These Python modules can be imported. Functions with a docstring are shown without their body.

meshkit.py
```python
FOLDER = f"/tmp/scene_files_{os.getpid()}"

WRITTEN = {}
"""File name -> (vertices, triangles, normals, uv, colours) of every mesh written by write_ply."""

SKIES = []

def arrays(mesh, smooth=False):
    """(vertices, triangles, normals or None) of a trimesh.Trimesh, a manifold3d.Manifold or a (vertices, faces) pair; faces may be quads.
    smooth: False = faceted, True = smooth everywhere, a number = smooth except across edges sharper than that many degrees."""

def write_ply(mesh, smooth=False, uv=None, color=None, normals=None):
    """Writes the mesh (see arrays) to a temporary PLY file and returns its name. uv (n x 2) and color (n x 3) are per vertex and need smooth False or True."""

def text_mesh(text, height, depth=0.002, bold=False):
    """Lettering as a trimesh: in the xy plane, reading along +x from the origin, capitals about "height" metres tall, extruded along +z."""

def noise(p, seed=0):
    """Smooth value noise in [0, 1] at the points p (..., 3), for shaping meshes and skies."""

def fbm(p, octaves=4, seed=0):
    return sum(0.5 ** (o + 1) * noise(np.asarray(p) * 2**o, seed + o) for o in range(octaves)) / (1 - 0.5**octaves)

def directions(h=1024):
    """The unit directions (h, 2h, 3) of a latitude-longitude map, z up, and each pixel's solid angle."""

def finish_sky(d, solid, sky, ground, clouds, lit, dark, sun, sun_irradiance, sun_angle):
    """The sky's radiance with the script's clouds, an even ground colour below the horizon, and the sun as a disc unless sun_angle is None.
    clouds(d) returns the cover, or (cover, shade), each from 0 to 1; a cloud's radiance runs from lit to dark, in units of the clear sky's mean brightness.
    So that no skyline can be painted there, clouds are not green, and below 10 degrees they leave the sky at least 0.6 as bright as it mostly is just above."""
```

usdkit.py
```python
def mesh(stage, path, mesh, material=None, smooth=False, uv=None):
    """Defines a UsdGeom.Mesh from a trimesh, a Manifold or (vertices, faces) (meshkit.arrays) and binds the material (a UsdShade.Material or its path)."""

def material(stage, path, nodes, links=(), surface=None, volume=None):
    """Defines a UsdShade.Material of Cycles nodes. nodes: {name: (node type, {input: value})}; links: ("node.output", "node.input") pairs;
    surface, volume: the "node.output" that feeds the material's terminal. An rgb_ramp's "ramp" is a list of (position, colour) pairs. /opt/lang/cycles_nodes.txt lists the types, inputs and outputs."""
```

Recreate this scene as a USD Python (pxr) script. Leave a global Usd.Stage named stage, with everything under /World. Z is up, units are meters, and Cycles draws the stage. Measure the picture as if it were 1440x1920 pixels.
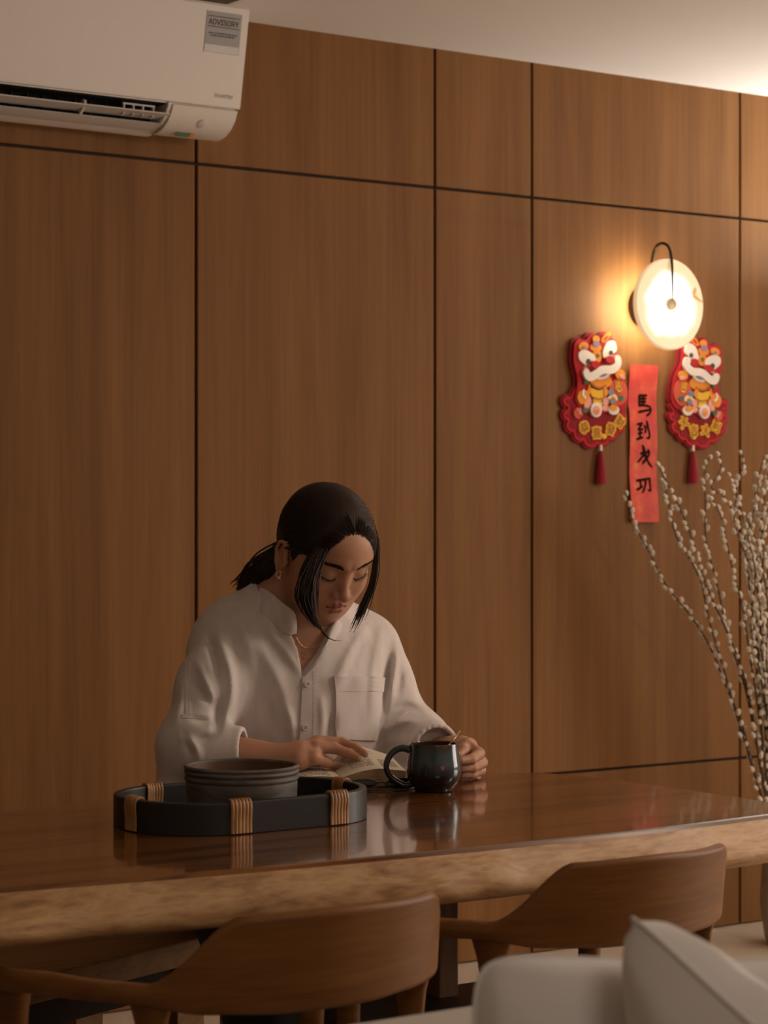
import math, json
import numpy as np, trimesh, manifold3d as m3
from scipy.interpolate import CubicSpline
from scipy.spatial import cKDTree
import shapely
from shapely.geometry import Polygon, LineString, Point
from shapely import affinity
import usdkit, meshkit
from meshkit import fbm, noise
from pxr import Usd, UsdGeom, UsdLux, UsdShade, Gf, Sdf

# ------------------------------------------------------------------ stage, camera, lights
stage = Usd.Stage.CreateInMemory()
UsdGeom.SetStageUpAxis(stage, 'Z'); UsdGeom.SetStageMetersPerUnit(stage, 1.0)
UsdGeom.Xform.Define(stage, '/World'); UsdGeom.Scope.Define(stage, '/World/Looks')

F_PX, YAW, CAM_Z = 4301.0, math.radians(35), 1.19          # focal length in pixels of a 1440-wide frame
FWD = np.array([math.sin(YAW), math.cos(YAW), 0.0]); RGT = np.array([math.cos(YAW), -math.sin(YAW), 0.0])
EYE = np.array([0, 0, CAM_Z])
cam = UsdGeom.Camera.Define(stage, '/World/camera')
cam.CreateFocalLengthAttr(72.0); cam.CreateHorizontalApertureAttr(72.0 * 1440 / F_PX)
cam.CreateFStopAttr(8.0); cam.CreateFocusDistanceAttr(3.85)
cam.CreateExposureAttr(0.0)
mt = Gf.Matrix4d(1.0)
for i, r in enumerate((RGT, np.array([0, 0, 1.0]), -FWD, EYE)):
    mt.SetRow(i, Gf.Vec4d(*map(float, r), 1.0 if i == 3 else 0.0))
cam.AddTransformOp().Set(mt)

def at(px, py, y=None, z=None, x=None):
    """The point of the plane y = ..., z = ... or x = ... that the photograph shows at a pixel."""
    r = FWD + (px - 720) / F_PX * RGT - (py - 960) / F_PX * np.array([0, 0, 1.0])
    t = y / r[1] if y is not None else (z - CAM_Z) / r[2] if z is not None else x / r[0]
    return EYE + t * r

dome = UsdLux.DomeLight.Define(stage, '/World/sky_light')
dome.CreateIntensityAttr(0.1); dome.CreateColorAttr(Gf.Vec3f(0.85, 0.93, 1.0))
def rect(name, pos, look, w, h, power, color):
    l = UsdLux.RectLight.Define(stage, '/World/' + name)
    z = np.array(pos, float) - np.array(look, float); z /= np.linalg.norm(z)
    x = np.cross([0, 0, 1.0] if abs(z[2]) < .95 else [0, 1.0, 0], z); x /= np.linalg.norm(x); y = np.cross(z, x)
    m = Gf.Matrix4d(1.0)
    for i, r in enumerate((x, y, z, pos)):
        m.SetRow(i, Gf.Vec4d(*map(float, r), 1.0 if i == 3 else 0.0))
    l.AddTransformOp().Set(m)
    l.CreateWidthAttr(w); l.CreateHeightAttr(h); l.CreateIntensityAttr(power); l.CreateColorAttr(Gf.Vec3f(*color))
    return l
# lights out of view: a window light at the right, a panel behind the camera
rect('unseen_window_light', (7.05, 1.2, 1.45), (0, 1.6, 1.2), 2.3, 1.7, 6.0, (1.0, 0.84, 0.72))  # out of view; placed to light the right wall and chair edges
rect('unseen_panel_light', (0.9, -0.8, 2.66), (0.9, -0.8, 0), 1.1, 1.1, 3.8, (1.0, 0.88, 0.79))  # out of view; placed to light the chair backs and cushions
key_light = UsdLux.SphereLight.Define(stage, '/World/unseen_key_light')        # unseen lamp right of the camera, placed to light the person and table
key_light.AddTranslateOp().Set(Gf.Vec3d(3.85, 1.70, 2.05)); key_light.CreateRadiusAttr(.16); key_light.CreateIntensityAttr(35.0); key_light.CreateColorAttr(Gf.Vec3f(1.0, .77, .615))

# ------------------------------------------------------------------ helpers
_used = {}
def _path(parent, name):
    base = '/World' if parent is None else str(parent.GetPath())
    k = _used.get((base, name), -1) + 1
    _used[(base, name)] = k
    return f'{base}/{name}' + (f'_{k:03d}' if k else '')
def tag(p, label=None, cat=None, group=None, kind=None):
    p = p.GetPrim() if hasattr(p, 'GetPrim') else p
    for k, v in (('label', label), ('category', cat), ('group', group), ('kind', kind)):
        if v: p.SetCustomDataByKey(k, v)
    return p
def obj(name, mesh, mat, parent=None, smooth=30, label=None, cat=None, group=None, kind=None, color=None):
    m = usdkit.mesh(stage, _path(parent, name), mesh, mat, smooth)
    if color is not None:
        pv = UsdGeom.PrimvarsAPI(m).CreatePrimvar('tint', Sdf.ValueTypeNames.Color3fArray, 'vertex')
        from pxr import Vt
        pv.Set(Vt.Vec3fArray.FromNumpy(np.asarray(color, np.float32)))
    return tag(m, label, cat, group, kind)
def thing(name, label, cat, loc=(0, 0, 0), rotz=0.0, group=None):
    x = UsdGeom.Xform.Define(stage, _path(None, name))
    x.AddTranslateOp().Set(Gf.Vec3d(*map(float, loc)))
    if rotz: x.AddRotateZOp().Set(float(rotz))
    return tag(x, label, cat, group)
def cat(*ms): return trimesh.util.concatenate(list(ms))
def box(lo, hi, bevel=0.0, seg=2):
    lo, hi = np.array(lo, float), np.array(hi, float)
    if bevel <= 0: return trimesh.creation.box(bounds=[lo, hi])
    b = min(bevel, (hi - lo).min() * .49)
    s = m3.Manifold.sphere(b, 4 * seg)
    return man2tri(m3.Manifold.batch_hull([s.translate([x, y, z]) for x in (lo[0] + b, hi[0] - b) for y in (lo[1] + b, hi[1] - b) for z in (lo[2] + b, hi[2] - b)]))
def man2tri(m):
    q = m.to_mesh(); return trimesh.Trimesh(q.vert_properties[:, :3], q.tri_verts, process=False)
def tri2man(t): return m3.Manifold(m3.Mesh(np.asarray(t.vertices, np.float32), np.asarray(t.faces, np.uint32)))
def tube(pts, rad, n=8, cap=True, flat=None):
    """A swept tube; rad a number or one per point; flat = (direction, factor) squashes the section."""
    P = np.asarray(pts, float); m = len(P); R = np.broadcast_to(np.asarray(rad, float), (m,))
    T = np.gradient(P, axis=0); T /= np.linalg.norm(T, axis=1, keepdims=True) + 1e-12
    a = np.array([0, 0, 1.0]) if abs(T[0][2]) < .9 else np.array([1.0, 0, 0])
    U = np.zeros_like(P); u = np.cross(T[0], a); u /= np.linalg.norm(u)
    for i in range(m):
        u = u - T[i] * (u @ T[i]); u /= np.linalg.norm(u) + 1e-12; U[i] = u
    V = np.cross(T, U); th = np.arange(n) * 2 * np.pi / n
    off = (np.cos(th)[None, :, None] * U[:, None] + np.sin(th)[None, :, None] * V[:, None]) * R[:, None, None]
    if flat is not None:
        d = np.asarray(flat[0], float); d /= np.linalg.norm(d)
        off = off - (off @ d)[..., None] * d * (1 - flat[1])
    v = (P[:, None] + off).reshape(-1, 3)
    i, j = np.meshgrid(np.arange(m - 1), np.arange(n), indexing='ij'); i, j = i.ravel(), j.ravel(); k = (j + 1) % n
    a_, b_, c_, d_ = i * n + j, i * n + k, (i + 1) * n + k, (i + 1) * n + j
    f = np.vstack([np.c_[a_, b_, c_], np.c_[a_, c_, d_]])
    if cap:
        v = np.vstack([v, P[0], P[-1]]); q = np.arange(n)
        f = np.vstack([f, np.c_[np.full(n, m * n), (q + 1) % n, q], np.c_[np.full(n, m * n + 1), (m - 1) * n + q, (m - 1) * n + (q + 1) % n]])
    return trimesh.Trimesh(v, f, process=False)
def lathe(prof, n=48, center=(0, 0, 0)):
    prof = np.asarray(prof, float); th = np.arange(n) * 2 * np.pi / n
    v = np.stack([prof[:, :1] * np.cos(th), prof[:, :1] * np.sin(th), np.repeat(prof[:, 1:2], n, 1)], -1)
    m = len(prof); i, j = np.meshgrid(np.arange(m - 1), np.arange(n), indexing='ij'); i, j = i.ravel(), j.ravel(); k = (j + 1) % n
    a_, b_, c_, d_ = i * n + j, i * n + k, (i + 1) * n + k, (i + 1) * n + j
    t = trimesh.Trimesh(v.reshape(-1, 3) + np.asarray(center), np.vstack([np.c_[a_, b_, c_], np.c_[a_, c_, d_]]), process=False)
    t.update_faces(t.area_faces > 1e-14); return t
def smooth_path(pts, n=40, closed=False):
    P = np.asarray(pts, float)
    if closed: P = np.vstack([P, P[:1]])
    s = np.r_[0, np.cumsum(np.linalg.norm(np.diff(P, axis=0), axis=1))]
    c = CubicSpline(s, P, bc_type='periodic' if closed else 'natural')
    return c(np.linspace(0, s[-1], n + (1 if closed else 0)))[:n]
def extrude(poly, h, z0=0.0):
    gs = [g for g in getattr(poly, 'geoms', [poly]) if g.area > 0]
    t = cat(*[trimesh.creation.extrude_polygon(g, h, engine='earcut') for g in gs]); t.apply_translation([0, 0, z0]); return t
def stand_up(t, origin):
    """x stays x, y becomes z (up), z becomes -y (out of the back wall)."""
    v = np.asarray(t.vertices); w = np.c_[v[:, 0], -v[:, 2], v[:, 1]] + np.asarray(origin)
    return trimesh.Trimesh(w, t.faces, process=False)
def grid_solid(front, back):
    """A closed sheet from two (n, m, 3) grids."""
    n, m = front.shape[:2]; v = np.vstack([front.reshape(-1, 3), back.reshape(-1, 3)]); o = n * m
    i, j = np.meshgrid(np.arange(n - 1), np.arange(m - 1), indexing='ij'); q = (i * m + j).ravel()
    f = [np.c_[q, q + m, q + m + 1], np.c_[q, q + m + 1, q + 1]]; f += [x[:, ::-1] + o for x in f]
    loop = np.r_[np.arange(m), np.arange(1, n) * m + m - 1, (n - 1) * m + np.arange(m - 2, -1, -1), np.arange(n - 2, 0, -1) * m]
    nx = np.roll(loop, -1); f += [np.c_[loop, nx, nx + o], np.c_[loop, nx + o, loop + o]]
    t = trimesh.Trimesh(v, np.vstack(f), process=False); 
    if t.volume < 0: t.invert()
    return t

# ------------------------------------------------------------------ materials
def mat(name, nodes, links=(), surface='p.BSDF'):
    return usdkit.material(stage, '/World/Looks/' + name, nodes, links, surface=surface)
def plain(name, c, rough=.5, metal=0.0, spec=.5, coat=0.0, sheen=0.0, bump=None, var=0.0):
    n = {'p': ('principled_bsdf', {'base_color': c, 'roughness': rough, 'metallic': metal, 'specular_ior_level': spec, 'coat_weight': coat, 'coat_roughness': .08, 'sheen_weight': sheen})}
    l = []
    if bump or var:
        n['g'] = ('geometry', {})
    if var:
        n['v'] = ('noise_texture', {'scale': 9.0, 'detail': 4.0}); n['r'] = ('rgb_ramp', {'ramp': [(.3, [x * (1 - var) for x in c]), (.7, [min(1, x * (1 + var)) for x in c])]})
        l += [('g.position', 'v.vector'), ('v.fac', 'r.fac'), ('r.color', 'p.base_color')]
    if bump:
        n['b'] = ('noise_texture', {'scale': bump[0], 'detail': 3.0}); n['bm'] = ('bump', {'strength': bump[1], 'distance': bump[2]})
        l += [('g.position', 'b.vector'), ('b.fac', 'bm.height'), ('bm.normal', 'p.normal')]
    return mat(name, n, l)
def wood(name, stops, broad, fine, rough=.4, coat=0.0, coat_rough=.06, bump=.12, spec=.5, mixf=.45, dist=1.5):
    """Two scales of noise stretched along the grain; broad and fine are the mapping scales."""
    n = {'g': ('geometry', {}), 'm1': ('mapping', {'scale': broad}), 'm2': ('mapping', {'scale': fine}),
         'n1': ('noise_texture', {'scale': 1.0, 'detail': 5.0, 'roughness': .55, 'distortion': dist}), 'n2': ('noise_texture', {'scale': 1.0, 'detail': 3.0, 'roughness': .6}),
         'mx': ('mix_float', {'fac': mixf}), 'r': ('rgb_ramp', {'ramp': stops}), 'b': ('bump', {'strength': bump, 'distance': .002}),
         'p': ('principled_bsdf', {'roughness': rough, 'coat_weight': coat, 'coat_roughness': coat_rough, 'specular_ior_level': spec})}
    l = [('g.position', 'm1.vector'), ('g.position', 'm2.vector'), ('m1.vector', 'n1.vector'), ('m2.vector', 'n2.vector'), ('n1.fac', 'mx.a'), ('n2.fac', 'mx.b'), ('mx.result', 'r.fac'), ('r.color', 'p.base_color'), ('n2.fac', 'b.height'), ('b.normal', 'p.normal')]
    return mat(name, n, l)

WALLW = wood('wall_veneer', [(.28, (.150, .066, .021)), (.5, (.212, .098, .033)), (.74, (.272, .131, .047))], (9, 9, .55), (90, 90, 2.2), rough=.5, bump=.05, spec=.12, mixf=.3, dist=.8)
JOINT = plain('joint_dark', (.018, .010, .006), .8)
CEIL = plain('ceiling_paint', (.80, .77, .72), .9, spec=.2)
PLASTER = plain('plaster', (.62, .55, .47), .9, spec=.2)
FLOORM = plain('floor_stone', (.62, .53, .42), .35, var=.04)
TABLETOP = wood('table_top', [(.36, (.048, .014, .003)), (.46, (.140, .047, .008)), (.57, (.235, .090, .018)), (.68, (.115, .038, .007))], (1.1, 11, 11), (5, 130, 130), rough=.16, coat=.6, coat_rough=.05, bump=.03, spec=.5, mixf=.3, dist=1.2)
TABLEEDGE = wood('table_edge', [(.32, (.22, .100, .036)), (.45, (.45, .245, .098)), (.57, (.60, .365, .170)), (.70, (.34, .175, .070))], (5, 22, 26), (22, 90, 90), rough=.5, coat=.08, coat_rough=.3, bump=.25, mixf=.4, dist=2.2)
DARKWOOD = wood('dark_walnut', [(.3, (.100, .050, .027)), (.55, (.230, .122, .068)), (.75, (.32, .18, .105))], (16, 16, 1.3), (150, 150, 5), rough=.55, bump=.1, spec=.2)
CHAIRW = wood('chair_walnut', [(.3, (.165, .064, .016)), (.5, (.228, .093, .024)), (.72, (.295, .127, .035))], (3, 8, 26), (9, 30, 160), rough=.45, spec=.3, bump=.06, mixf=.5, dist=.6)
BENCHW = wood('bench_oak', [(.3, (.13, .062, .022)), (.5, (.23, .115, .042)), (.72, (.31, .165, .065))], (2.2, 18, 18), (10, 120, 120), rough=.6, bump=.08, spec=.2)
DARKBAR = plain('dark_stain', (.022, .011, .006), .8, spec=.15)
SEATM = plain('seat_leather', (.025, .016, .012), .45, bump=(220, .2, .002))
PLASTIC = plain('warm_white_plastic', (.76, .71, .66), .42)
PLASTIC2 = plain('grey_white_plastic', (.62, .58, .54), .45)
CAVITY = plain('dark_cavity', (.012, .012, .013), .6)
SILVER = plain('silver_sticker', (.36, .345, .335), .5)
PRINT = plain('dark_print', (.035, .032, .03), .6)
PRINTG = plain('grey_print', (.33, .31, .30), .6)
GREEN = plain('green_print', (.09, .22, .13), .5); ORANGE = plain('orange_print', (.75, .20, .05), .5)
BLACKMETAL = plain('aged_bronze', (.045, .030, .018), .32, metal=.8)
BRASS = plain('brass', (.36, .27, .15), .38, metal=.9)
GOLD = plain('gold', (.95, .62, .28), .18, metal=1.0)
PEARL = plain('pearl', (.85, .8, .74), .2)
# ------------------------------------------------------------------ the room
WY = 4.83                                                            # back wall plane
XS = [0.67, 1.39, 2.105, 2.825, 3.545, 3.869, 4.636, 5.36, 6.08, 7.0]   # panel joints of the back wall
ZS = [0.0, 0.48, 2.037, 2.72]
obj('wall_back', box((-3.0, WY + .012, 0), (7.0, WY + .12, 2.75)), JOINT, kind='structure', label='dark backing behind the wood panels of the back wall')
wb = stage.GetPrimAtPath('/World/wall_back')
xs = [-3.0, -2.2, -1.48, -.77, -.05] + XS
for a, b in zip(xs[:-1], xs[1:]):
    for c, d in zip(ZS[:-1], ZS[1:]):
        obj('panel', box((a + .0035, WY, c + .0035), (b - .0035, WY + .0118, d - .0035), .002, 1), WALLW, wb)
obj('floor', box((-3, -3, -.06), (7, WY + .12, 0)), FLOORM, kind='structure', label='cream stone floor under the table and chairs')
# the ceiling: a lowered part over the right side, its end face, and the higher part on the left
XB = 2.830
obj('ceiling', cat(box((XB, -3, 2.40), (7.0, WY, 2.80)), box((-3.0, -3, 2.70), (XB, WY, 2.80))), CEIL, kind='structure', label='white ceiling, lowered to the right of the air conditioner')
W2 = obj('wall_left', box((-3.1, -3, 0), (-3.0, WY, 2.75)), PLASTER, kind='structure')
obj('wall_front', box((-3, -3.1, 0), (7, -3.0, 2.75)), PLASTER, kind='structure')
obj('wall_right', cat(box((7.0, -3, 0), (7.1, .05, 2.75)), box((7.0, 2.35, 0), (7.1, WY, 2.75)), box((7.0, .05, 0), (7.1, 2.35, .6)), box((7.0, .05, 2.3), (7.1, 2.35, 2.75))), PLASTER, kind='structure')  # opening placed for the unseen window light

# ------------------------------------------------------------------ unseen lamps out of view: a hanging one, and an uplight for the ceiling
key_lamp = thing('unseen_key_lamp', 'unseen hanging lamp out of view at the right, placed to light the person and table', 'lamp', (3.85, 1.70, 2.05))
obj('cord', tube([(0, 0, .17), (0, 0, .349)], .003, 6), BLACKMETAL, key_lamp); obj('cap', lathe([(0, .165), (.05, .165), (.05, .18), (.01, .20), (0, .20)]), BLACKMETAL, key_lamp)  # cord and cap only hang above the unseen light
lamp = thing('unseen_uplight', 'unseen uplight out of view right of the vase, placed to light the ceiling', 'lamp', (5.30, 4.60, 0))
obj('base', lathe([(0, 0), (.14, 0), (.14, .012), (.03, .022), (.012, .03), (0, .03)]), BLACKMETAL, lamp)
obj('pole', tube([(0, 0, .02), (0, 0, 1.75)], .011), BLACKMETAL, lamp)
obj('shade', lathe([(.02, 1.74), (.09, 1.78), (.15, 1.86), (.146, 1.862), (.085, 1.79), (.02, 1.752)]), BLACKMETAL, lamp)
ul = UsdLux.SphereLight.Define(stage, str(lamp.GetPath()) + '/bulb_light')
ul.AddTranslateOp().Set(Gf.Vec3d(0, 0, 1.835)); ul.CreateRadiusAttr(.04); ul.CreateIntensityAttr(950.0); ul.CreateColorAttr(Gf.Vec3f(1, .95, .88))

# ------------------------------------------------------------------ air conditioner
AX0, AX1 = 1.95, 2.822
ac = thing('air_conditioner', 'white split air conditioner high on the wood wall, its louvre open', 'air conditioner', (0, 0, 0))
def acp(pts, x0, x1):   # profile of (depth from wall, z) extruded along x
    p = Polygon(pts); t = trimesh.creation.extrude_polygon(p, x1 - x0, engine='earcut')
    v = np.asarray(t.vertices); t2 = trimesh.Trimesh(np.c_[x0 + v[:, 2], WY - v[:, 0], v[:, 1]], t.faces, process=False)
    if t2.volume < 0: t2.invert()
    return t2
def arc2(c, r, a0, a1, n=8): return [(c[0] + r * math.cos(math.radians(a)), c[1] + r * math.sin(math.radians(a))) for a in np.linspace(a0, a1, n)]
body_prof = [(.001, 2.372), (.215, 2.372), (.228, 2.362), (.186, 2.146), (.178, 2.128), (.160, 2.106), (.135, 2.092), (.100, 2.084), (.06, 2.088), (.001, 2.110)]
slot = tri2man(acp([(.30, 2.139), (.30, 2.0), (.119, 2.0), (.118, 2.0925), (.095, 2.106), (.085, 2.139)], AX0 + .05, 2.640))
slot_end = tri2man(acp([(.30, 2.139), (.30, 2.090), (.135, 2.092), (.09, 2.11), (.085, 2.139)], 2.60, 2.655))
bodym = tri2man(acp(body_prof, AX0, AX1)) - slot
obj('body', man2tri(bodym), PLASTIC, ac, smooth=35)
obj('front_panel', acp([(.216, 2.374), (.2365, 2.374), (.2385, 2.368), (.1965, 2.146), (.1935, 2.1415), (.184, 2.1415)], AX0 - .004, AX1 + .008), PLASTIC, ac, smooth=25)
obj('end_cap', acp([(.187, 2.1385), (.1915, 2.136), (.181, 2.116), (.163, 2.098), (.138, 2.084), (.105, 2.0775), (.085, 2.0795), (.10, 2.086), (.135, 2.094), (.158, 2.106), (.176, 2.128)], 2.652, AX1 + .004), PLASTIC, ac, smooth=50)
obj('outlet', acp([(.182, 2.1400), (.179, 2.1375), (.125, 2.1362), (.099, 2.118), (.101, 2.101), (.1165, 2.0935), (.1150, 2.0905), (.08, 2.10), (.08, 2.1400)], AX0 + .051, 2.6405), CAVITY, ac)
obj('air_flap', acp([(.1865, 2.1150), (.1868, 2.1120), (.135, 2.1060), (.135, 2.1085)], AX0 + .06, 2.645), PLASTIC2, ac)
obj('duct_floor', acp([(.150, 2.0935), (.120, 2.0850), (.098, 2.0835), (.098, 2.0875), (.118, 2.0925), (.146, 2.0975)], AX0 + .06, 2.645), PLASTIC2, ac)
obj('air_flap', acp([(.118, 2.090), (.117, 2.087), (.080, 2.078), (.060, 2.078), (.060, 2.0865), (.085, 2.087)], AX0 + .06, 2.655), PLASTIC, ac)
for x in (2.19, 2.43):
    obj('flap_arm', acp([(.160, 2.130), (.172, 2.126), (.174, 2.114), (.150, 2.0965), (.146, 2.100), (.152, 2.112)], x, x + .006), PLASTIC2, ac)
for k in range(14):
    x = 2.03 + k * .04
    obj('fin', acp([(.11, 2.138), (.125, 2.138), (.132, 2.115), (.118, 2.098), (.10, 2.11)], x, x + .003), CAVITY, ac)
for x in (2.535, 2.560, 2.585, 2.612):
    obj('guide_vane', acp([(.160, 2.133), (.1665, 2.130), (.165, 2.108), (.155, 2.104), (.150, 2.107), (.154, 2.118)], x, x + .0035), PLASTIC2, ac)
obj('guide_rail', acp([(.158, 2.1345), (.1675, 2.132), (.1672, 2.128), (.158, 2.130)], 2.533, 2.617), PLASTIC2, ac)
# the slanted right end of the slot
obj('slot_end', acp([(.189, 2.1405), (.186, 2.132), (.170, 2.110), (.15, 2.096), (.12, 2.088), (.12, 2.1405)], 2.641, 2.656), PLASTIC, ac, smooth=50)
def on_panel(px, py, d=.0006):
    """A point of the sloping front panel seen at a pixel."""
    n = np.array([0, -(.2385 - .1965), 0]); a = np.array([0, WY - .2385, 2.368]); b = np.array([0, WY - .1965, 2.146])
    e = b - a; nn = np.cross([1, 0, 0], e); nn /= np.linalg.norm(nn); nn = nn if nn[1] < 0 else -nn
    r = at(px, py, y=4.6) - EYE; t = ((a + nn * d - EYE) @ nn) / (r @ nn); return EYE + t * r, nn
P0, PN = on_panel(424, 60); PE = np.cross(PN, [1, 0, 0]); PE = PE if PE[2] > 0 else -PE
def panel_piece(t, at_px, d):
    o, _ = on_panel(*at_px, d); v = np.asarray(t.vertices)
    q = trimesh.Trimesh(o + v[:, :1] * np.array([1, 0, 0]) + v[:, 1:2] * PE + v[:, 2:3] * PN, t.faces, process=False); return q
st = obj('sticker', panel_piece(box((-.0475, -.047, 0), (.0475, .047, .0006)), (418, 62), 0.0004), SILVER, ac, label='silver ADVISORY sticker')
tx = meshkit.text_mesh('ADVISORY', .0125, .0003, True); w = tx.bounds[1][0] - tx.bounds[0][0]; tx.apply_scale([.082 / w, 1, 1]); tx.apply_translation([-.041 - tx.bounds[0][0], .017, 0])
obj('printed_text', panel_piece(tx, (418, 62), .0012), PRINT, st)
fine = [box((-.043, .035, 0), (.043, .0368, .0003)), box((-.043, .0115, 0), (.043, .0133, .0003))]
for k, (yy, ww) in enumerate([(-.004, .038), (-.0095, .033)]):
    rs = np.random.default_rng(k); x = -ww
    while x < ww:
        l = rs.uniform(.003, .009); fine.append(box((x, yy, 0), (min(x + l, ww), yy + .0028, .0003))); x += l + .0018
obj('printed_lines', panel_piece(cat(*fine), (418, 62), .0012), PRINT, st)
obj('foil_strip', panel_piece(box((-.0465, -.046, 0), (.0465, -.029, .0003)), (418, 62), .0012), plain('foil_white', (.62, .62, .63), .3), st)
tx = meshkit.text_mesh('inverter', .011, .0002); w = tx.bounds[1][0] - tx.bounds[0][0]; tx.apply_scale([.05 / w, 1, 1]); tx.apply_translation([-.025 - tx.bounds[0][0], -.004, 0])
obj('printed_name', panel_piece(tx, (420, 181), .0005), PRINTG, ac)
def on_cap(x, dd, z, t):
    n = np.array([0, -.62, -.78]); e = np.array([0, -.78, .62]); v = np.asarray(t.vertices)
    return trimesh.Trimesh(np.array([x, WY - dd, z]) + v[:, :1] * np.array([1, 0, 0]) + v[:, 1:2] * e + v[:, 2:3] * n, t.faces, process=False)
obj('sensor', on_cap(2.742, .1665, 2.103, lathe([(0, .0042), (.009, .0038), (.013, .0022), (.0135, 0), (0, 0)], 28)), PLASTIC2, ac)
lb = obj('energy_label', on_cap(2.715, .131, 2.0815, box((-.022, -.008, .0005), (.014, .006, .0022))), GREEN, ac)
obj('print', on_cap(2.7365, .131, 2.0815, box((-.0065, -.007, .0005), (.0065, .005, .0024))), ORANGE, lb)

# ------------------------------------------------------------------ wall lamp: an alabaster disc in front of a round wall plate
LC = np.array([4.269, WY, 1.762])
wl = thing('wall_lamp', 'glowing round alabaster wall lamp with a hooked dark stem', 'lamp', LC)
def outward(t): v = np.asarray(t.vertices); return trimesh.Trimesh(np.c_[v[:, 0], -v[:, 2], v[:, 1]], t.faces, process=False)
obj('wall_plate', outward(lathe([(0, 0), (.058, 0), (.060, .004), (.056, .022), (.040, .030), (0, .030)], 40)), BLACKMETAL, wl)
R = .1255
nodes = {'tc': ('texture_coordinate', {}), 'ln': ('vector_math', {'math_type': 'length'}), 'sc': ('vector_math', {'math_type': 'multiply', 'vector2': (1, 0, 1)}),
         'nz': ('noise_texture', {'scale': 14.0, 'detail': 4.0}), 'md': ('math', {'math_type': 'multiply_add', 'value2': .05, 'value3': -.025}), 'ad': ('math', {'math_type': 'add'}),
         'r': ('map_range', {'from_min': .074, 'from_max': .104, 'to_min': 1.0, 'to_max': 0.0, 'clamp': True, 'range_type': 'smoothstep'}),
         'c': ('rgb_ramp', {'ramp': [(0, (1.0, .68, .35)), (.45, (1.0, .82, .56)), (1, (1.0, .97, .94))]}), 's': ('map_range', {'from_min': 0.0, 'from_max': 1.0, 'to_min': .50, 'to_max': 1.9}),
         'e': ('emission', {}), 'gl': ('principled_bsdf', {'base_color': (.8, .68, .5), 'roughness': .3}), 'a': ('add_closure', {})}
links = [('tc.object', 'sc.vector1'), ('sc.vector', 'ln.vector1'), ('tc.object', 'nz.vector'), ('nz.fac', 'md.value1'), ('ln.value', 'ad.value1'), ('md.value', 'ad.value2'), ('ad.value', 'r.value'), ('r.result', 'c.fac'), ('r.result', 's.value'),
         ('c.color', 'e.color'), ('s.result', 'e.strength'), ('e.emission', 'a.closure1'), ('gl.BSDF', 'a.closure2')]
GLOW = mat('lit_alabaster', nodes, links, surface='a.closure')
dsk = obj('disc', outward(lathe([(0, .092), (R - .004, .092), (R, .096), (R, .104), (R - .004, .108), (0, .108)], 72)), GLOW, wl)
vein = cat(tube([(.083, .103, .030), (.090, .103, .040), (.094, .103, .052)], [.004, .007, .002], 8, flat=((0, 1, 0), .08)), tube([(.085, .103, .029), (.105, .103, .018), (.122, .103, .012)], [.006, .004, .002], 8, flat=((0, 1, 0), .08)))
vein.apply_translation([0, -.2114, 0])
obj('stone_vein', vein, mat('amber_vein', {'p': ('principled_bsdf', {'base_color': (.55, .28, .10), 'roughness': .4, 'emission_color': (.80, .40, .13), 'emission_strength': .5})}), dsk)
hook = smooth_path([(0, -.03, .0), (0, -.034, .09), (0, -.036, .14), (0, -.052, .1655), (0, -.075, .171), (0, -.100, .160), (0, -.113, .125), (0, -.1165, .06), (0, -.117, .012)], 60)
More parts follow.
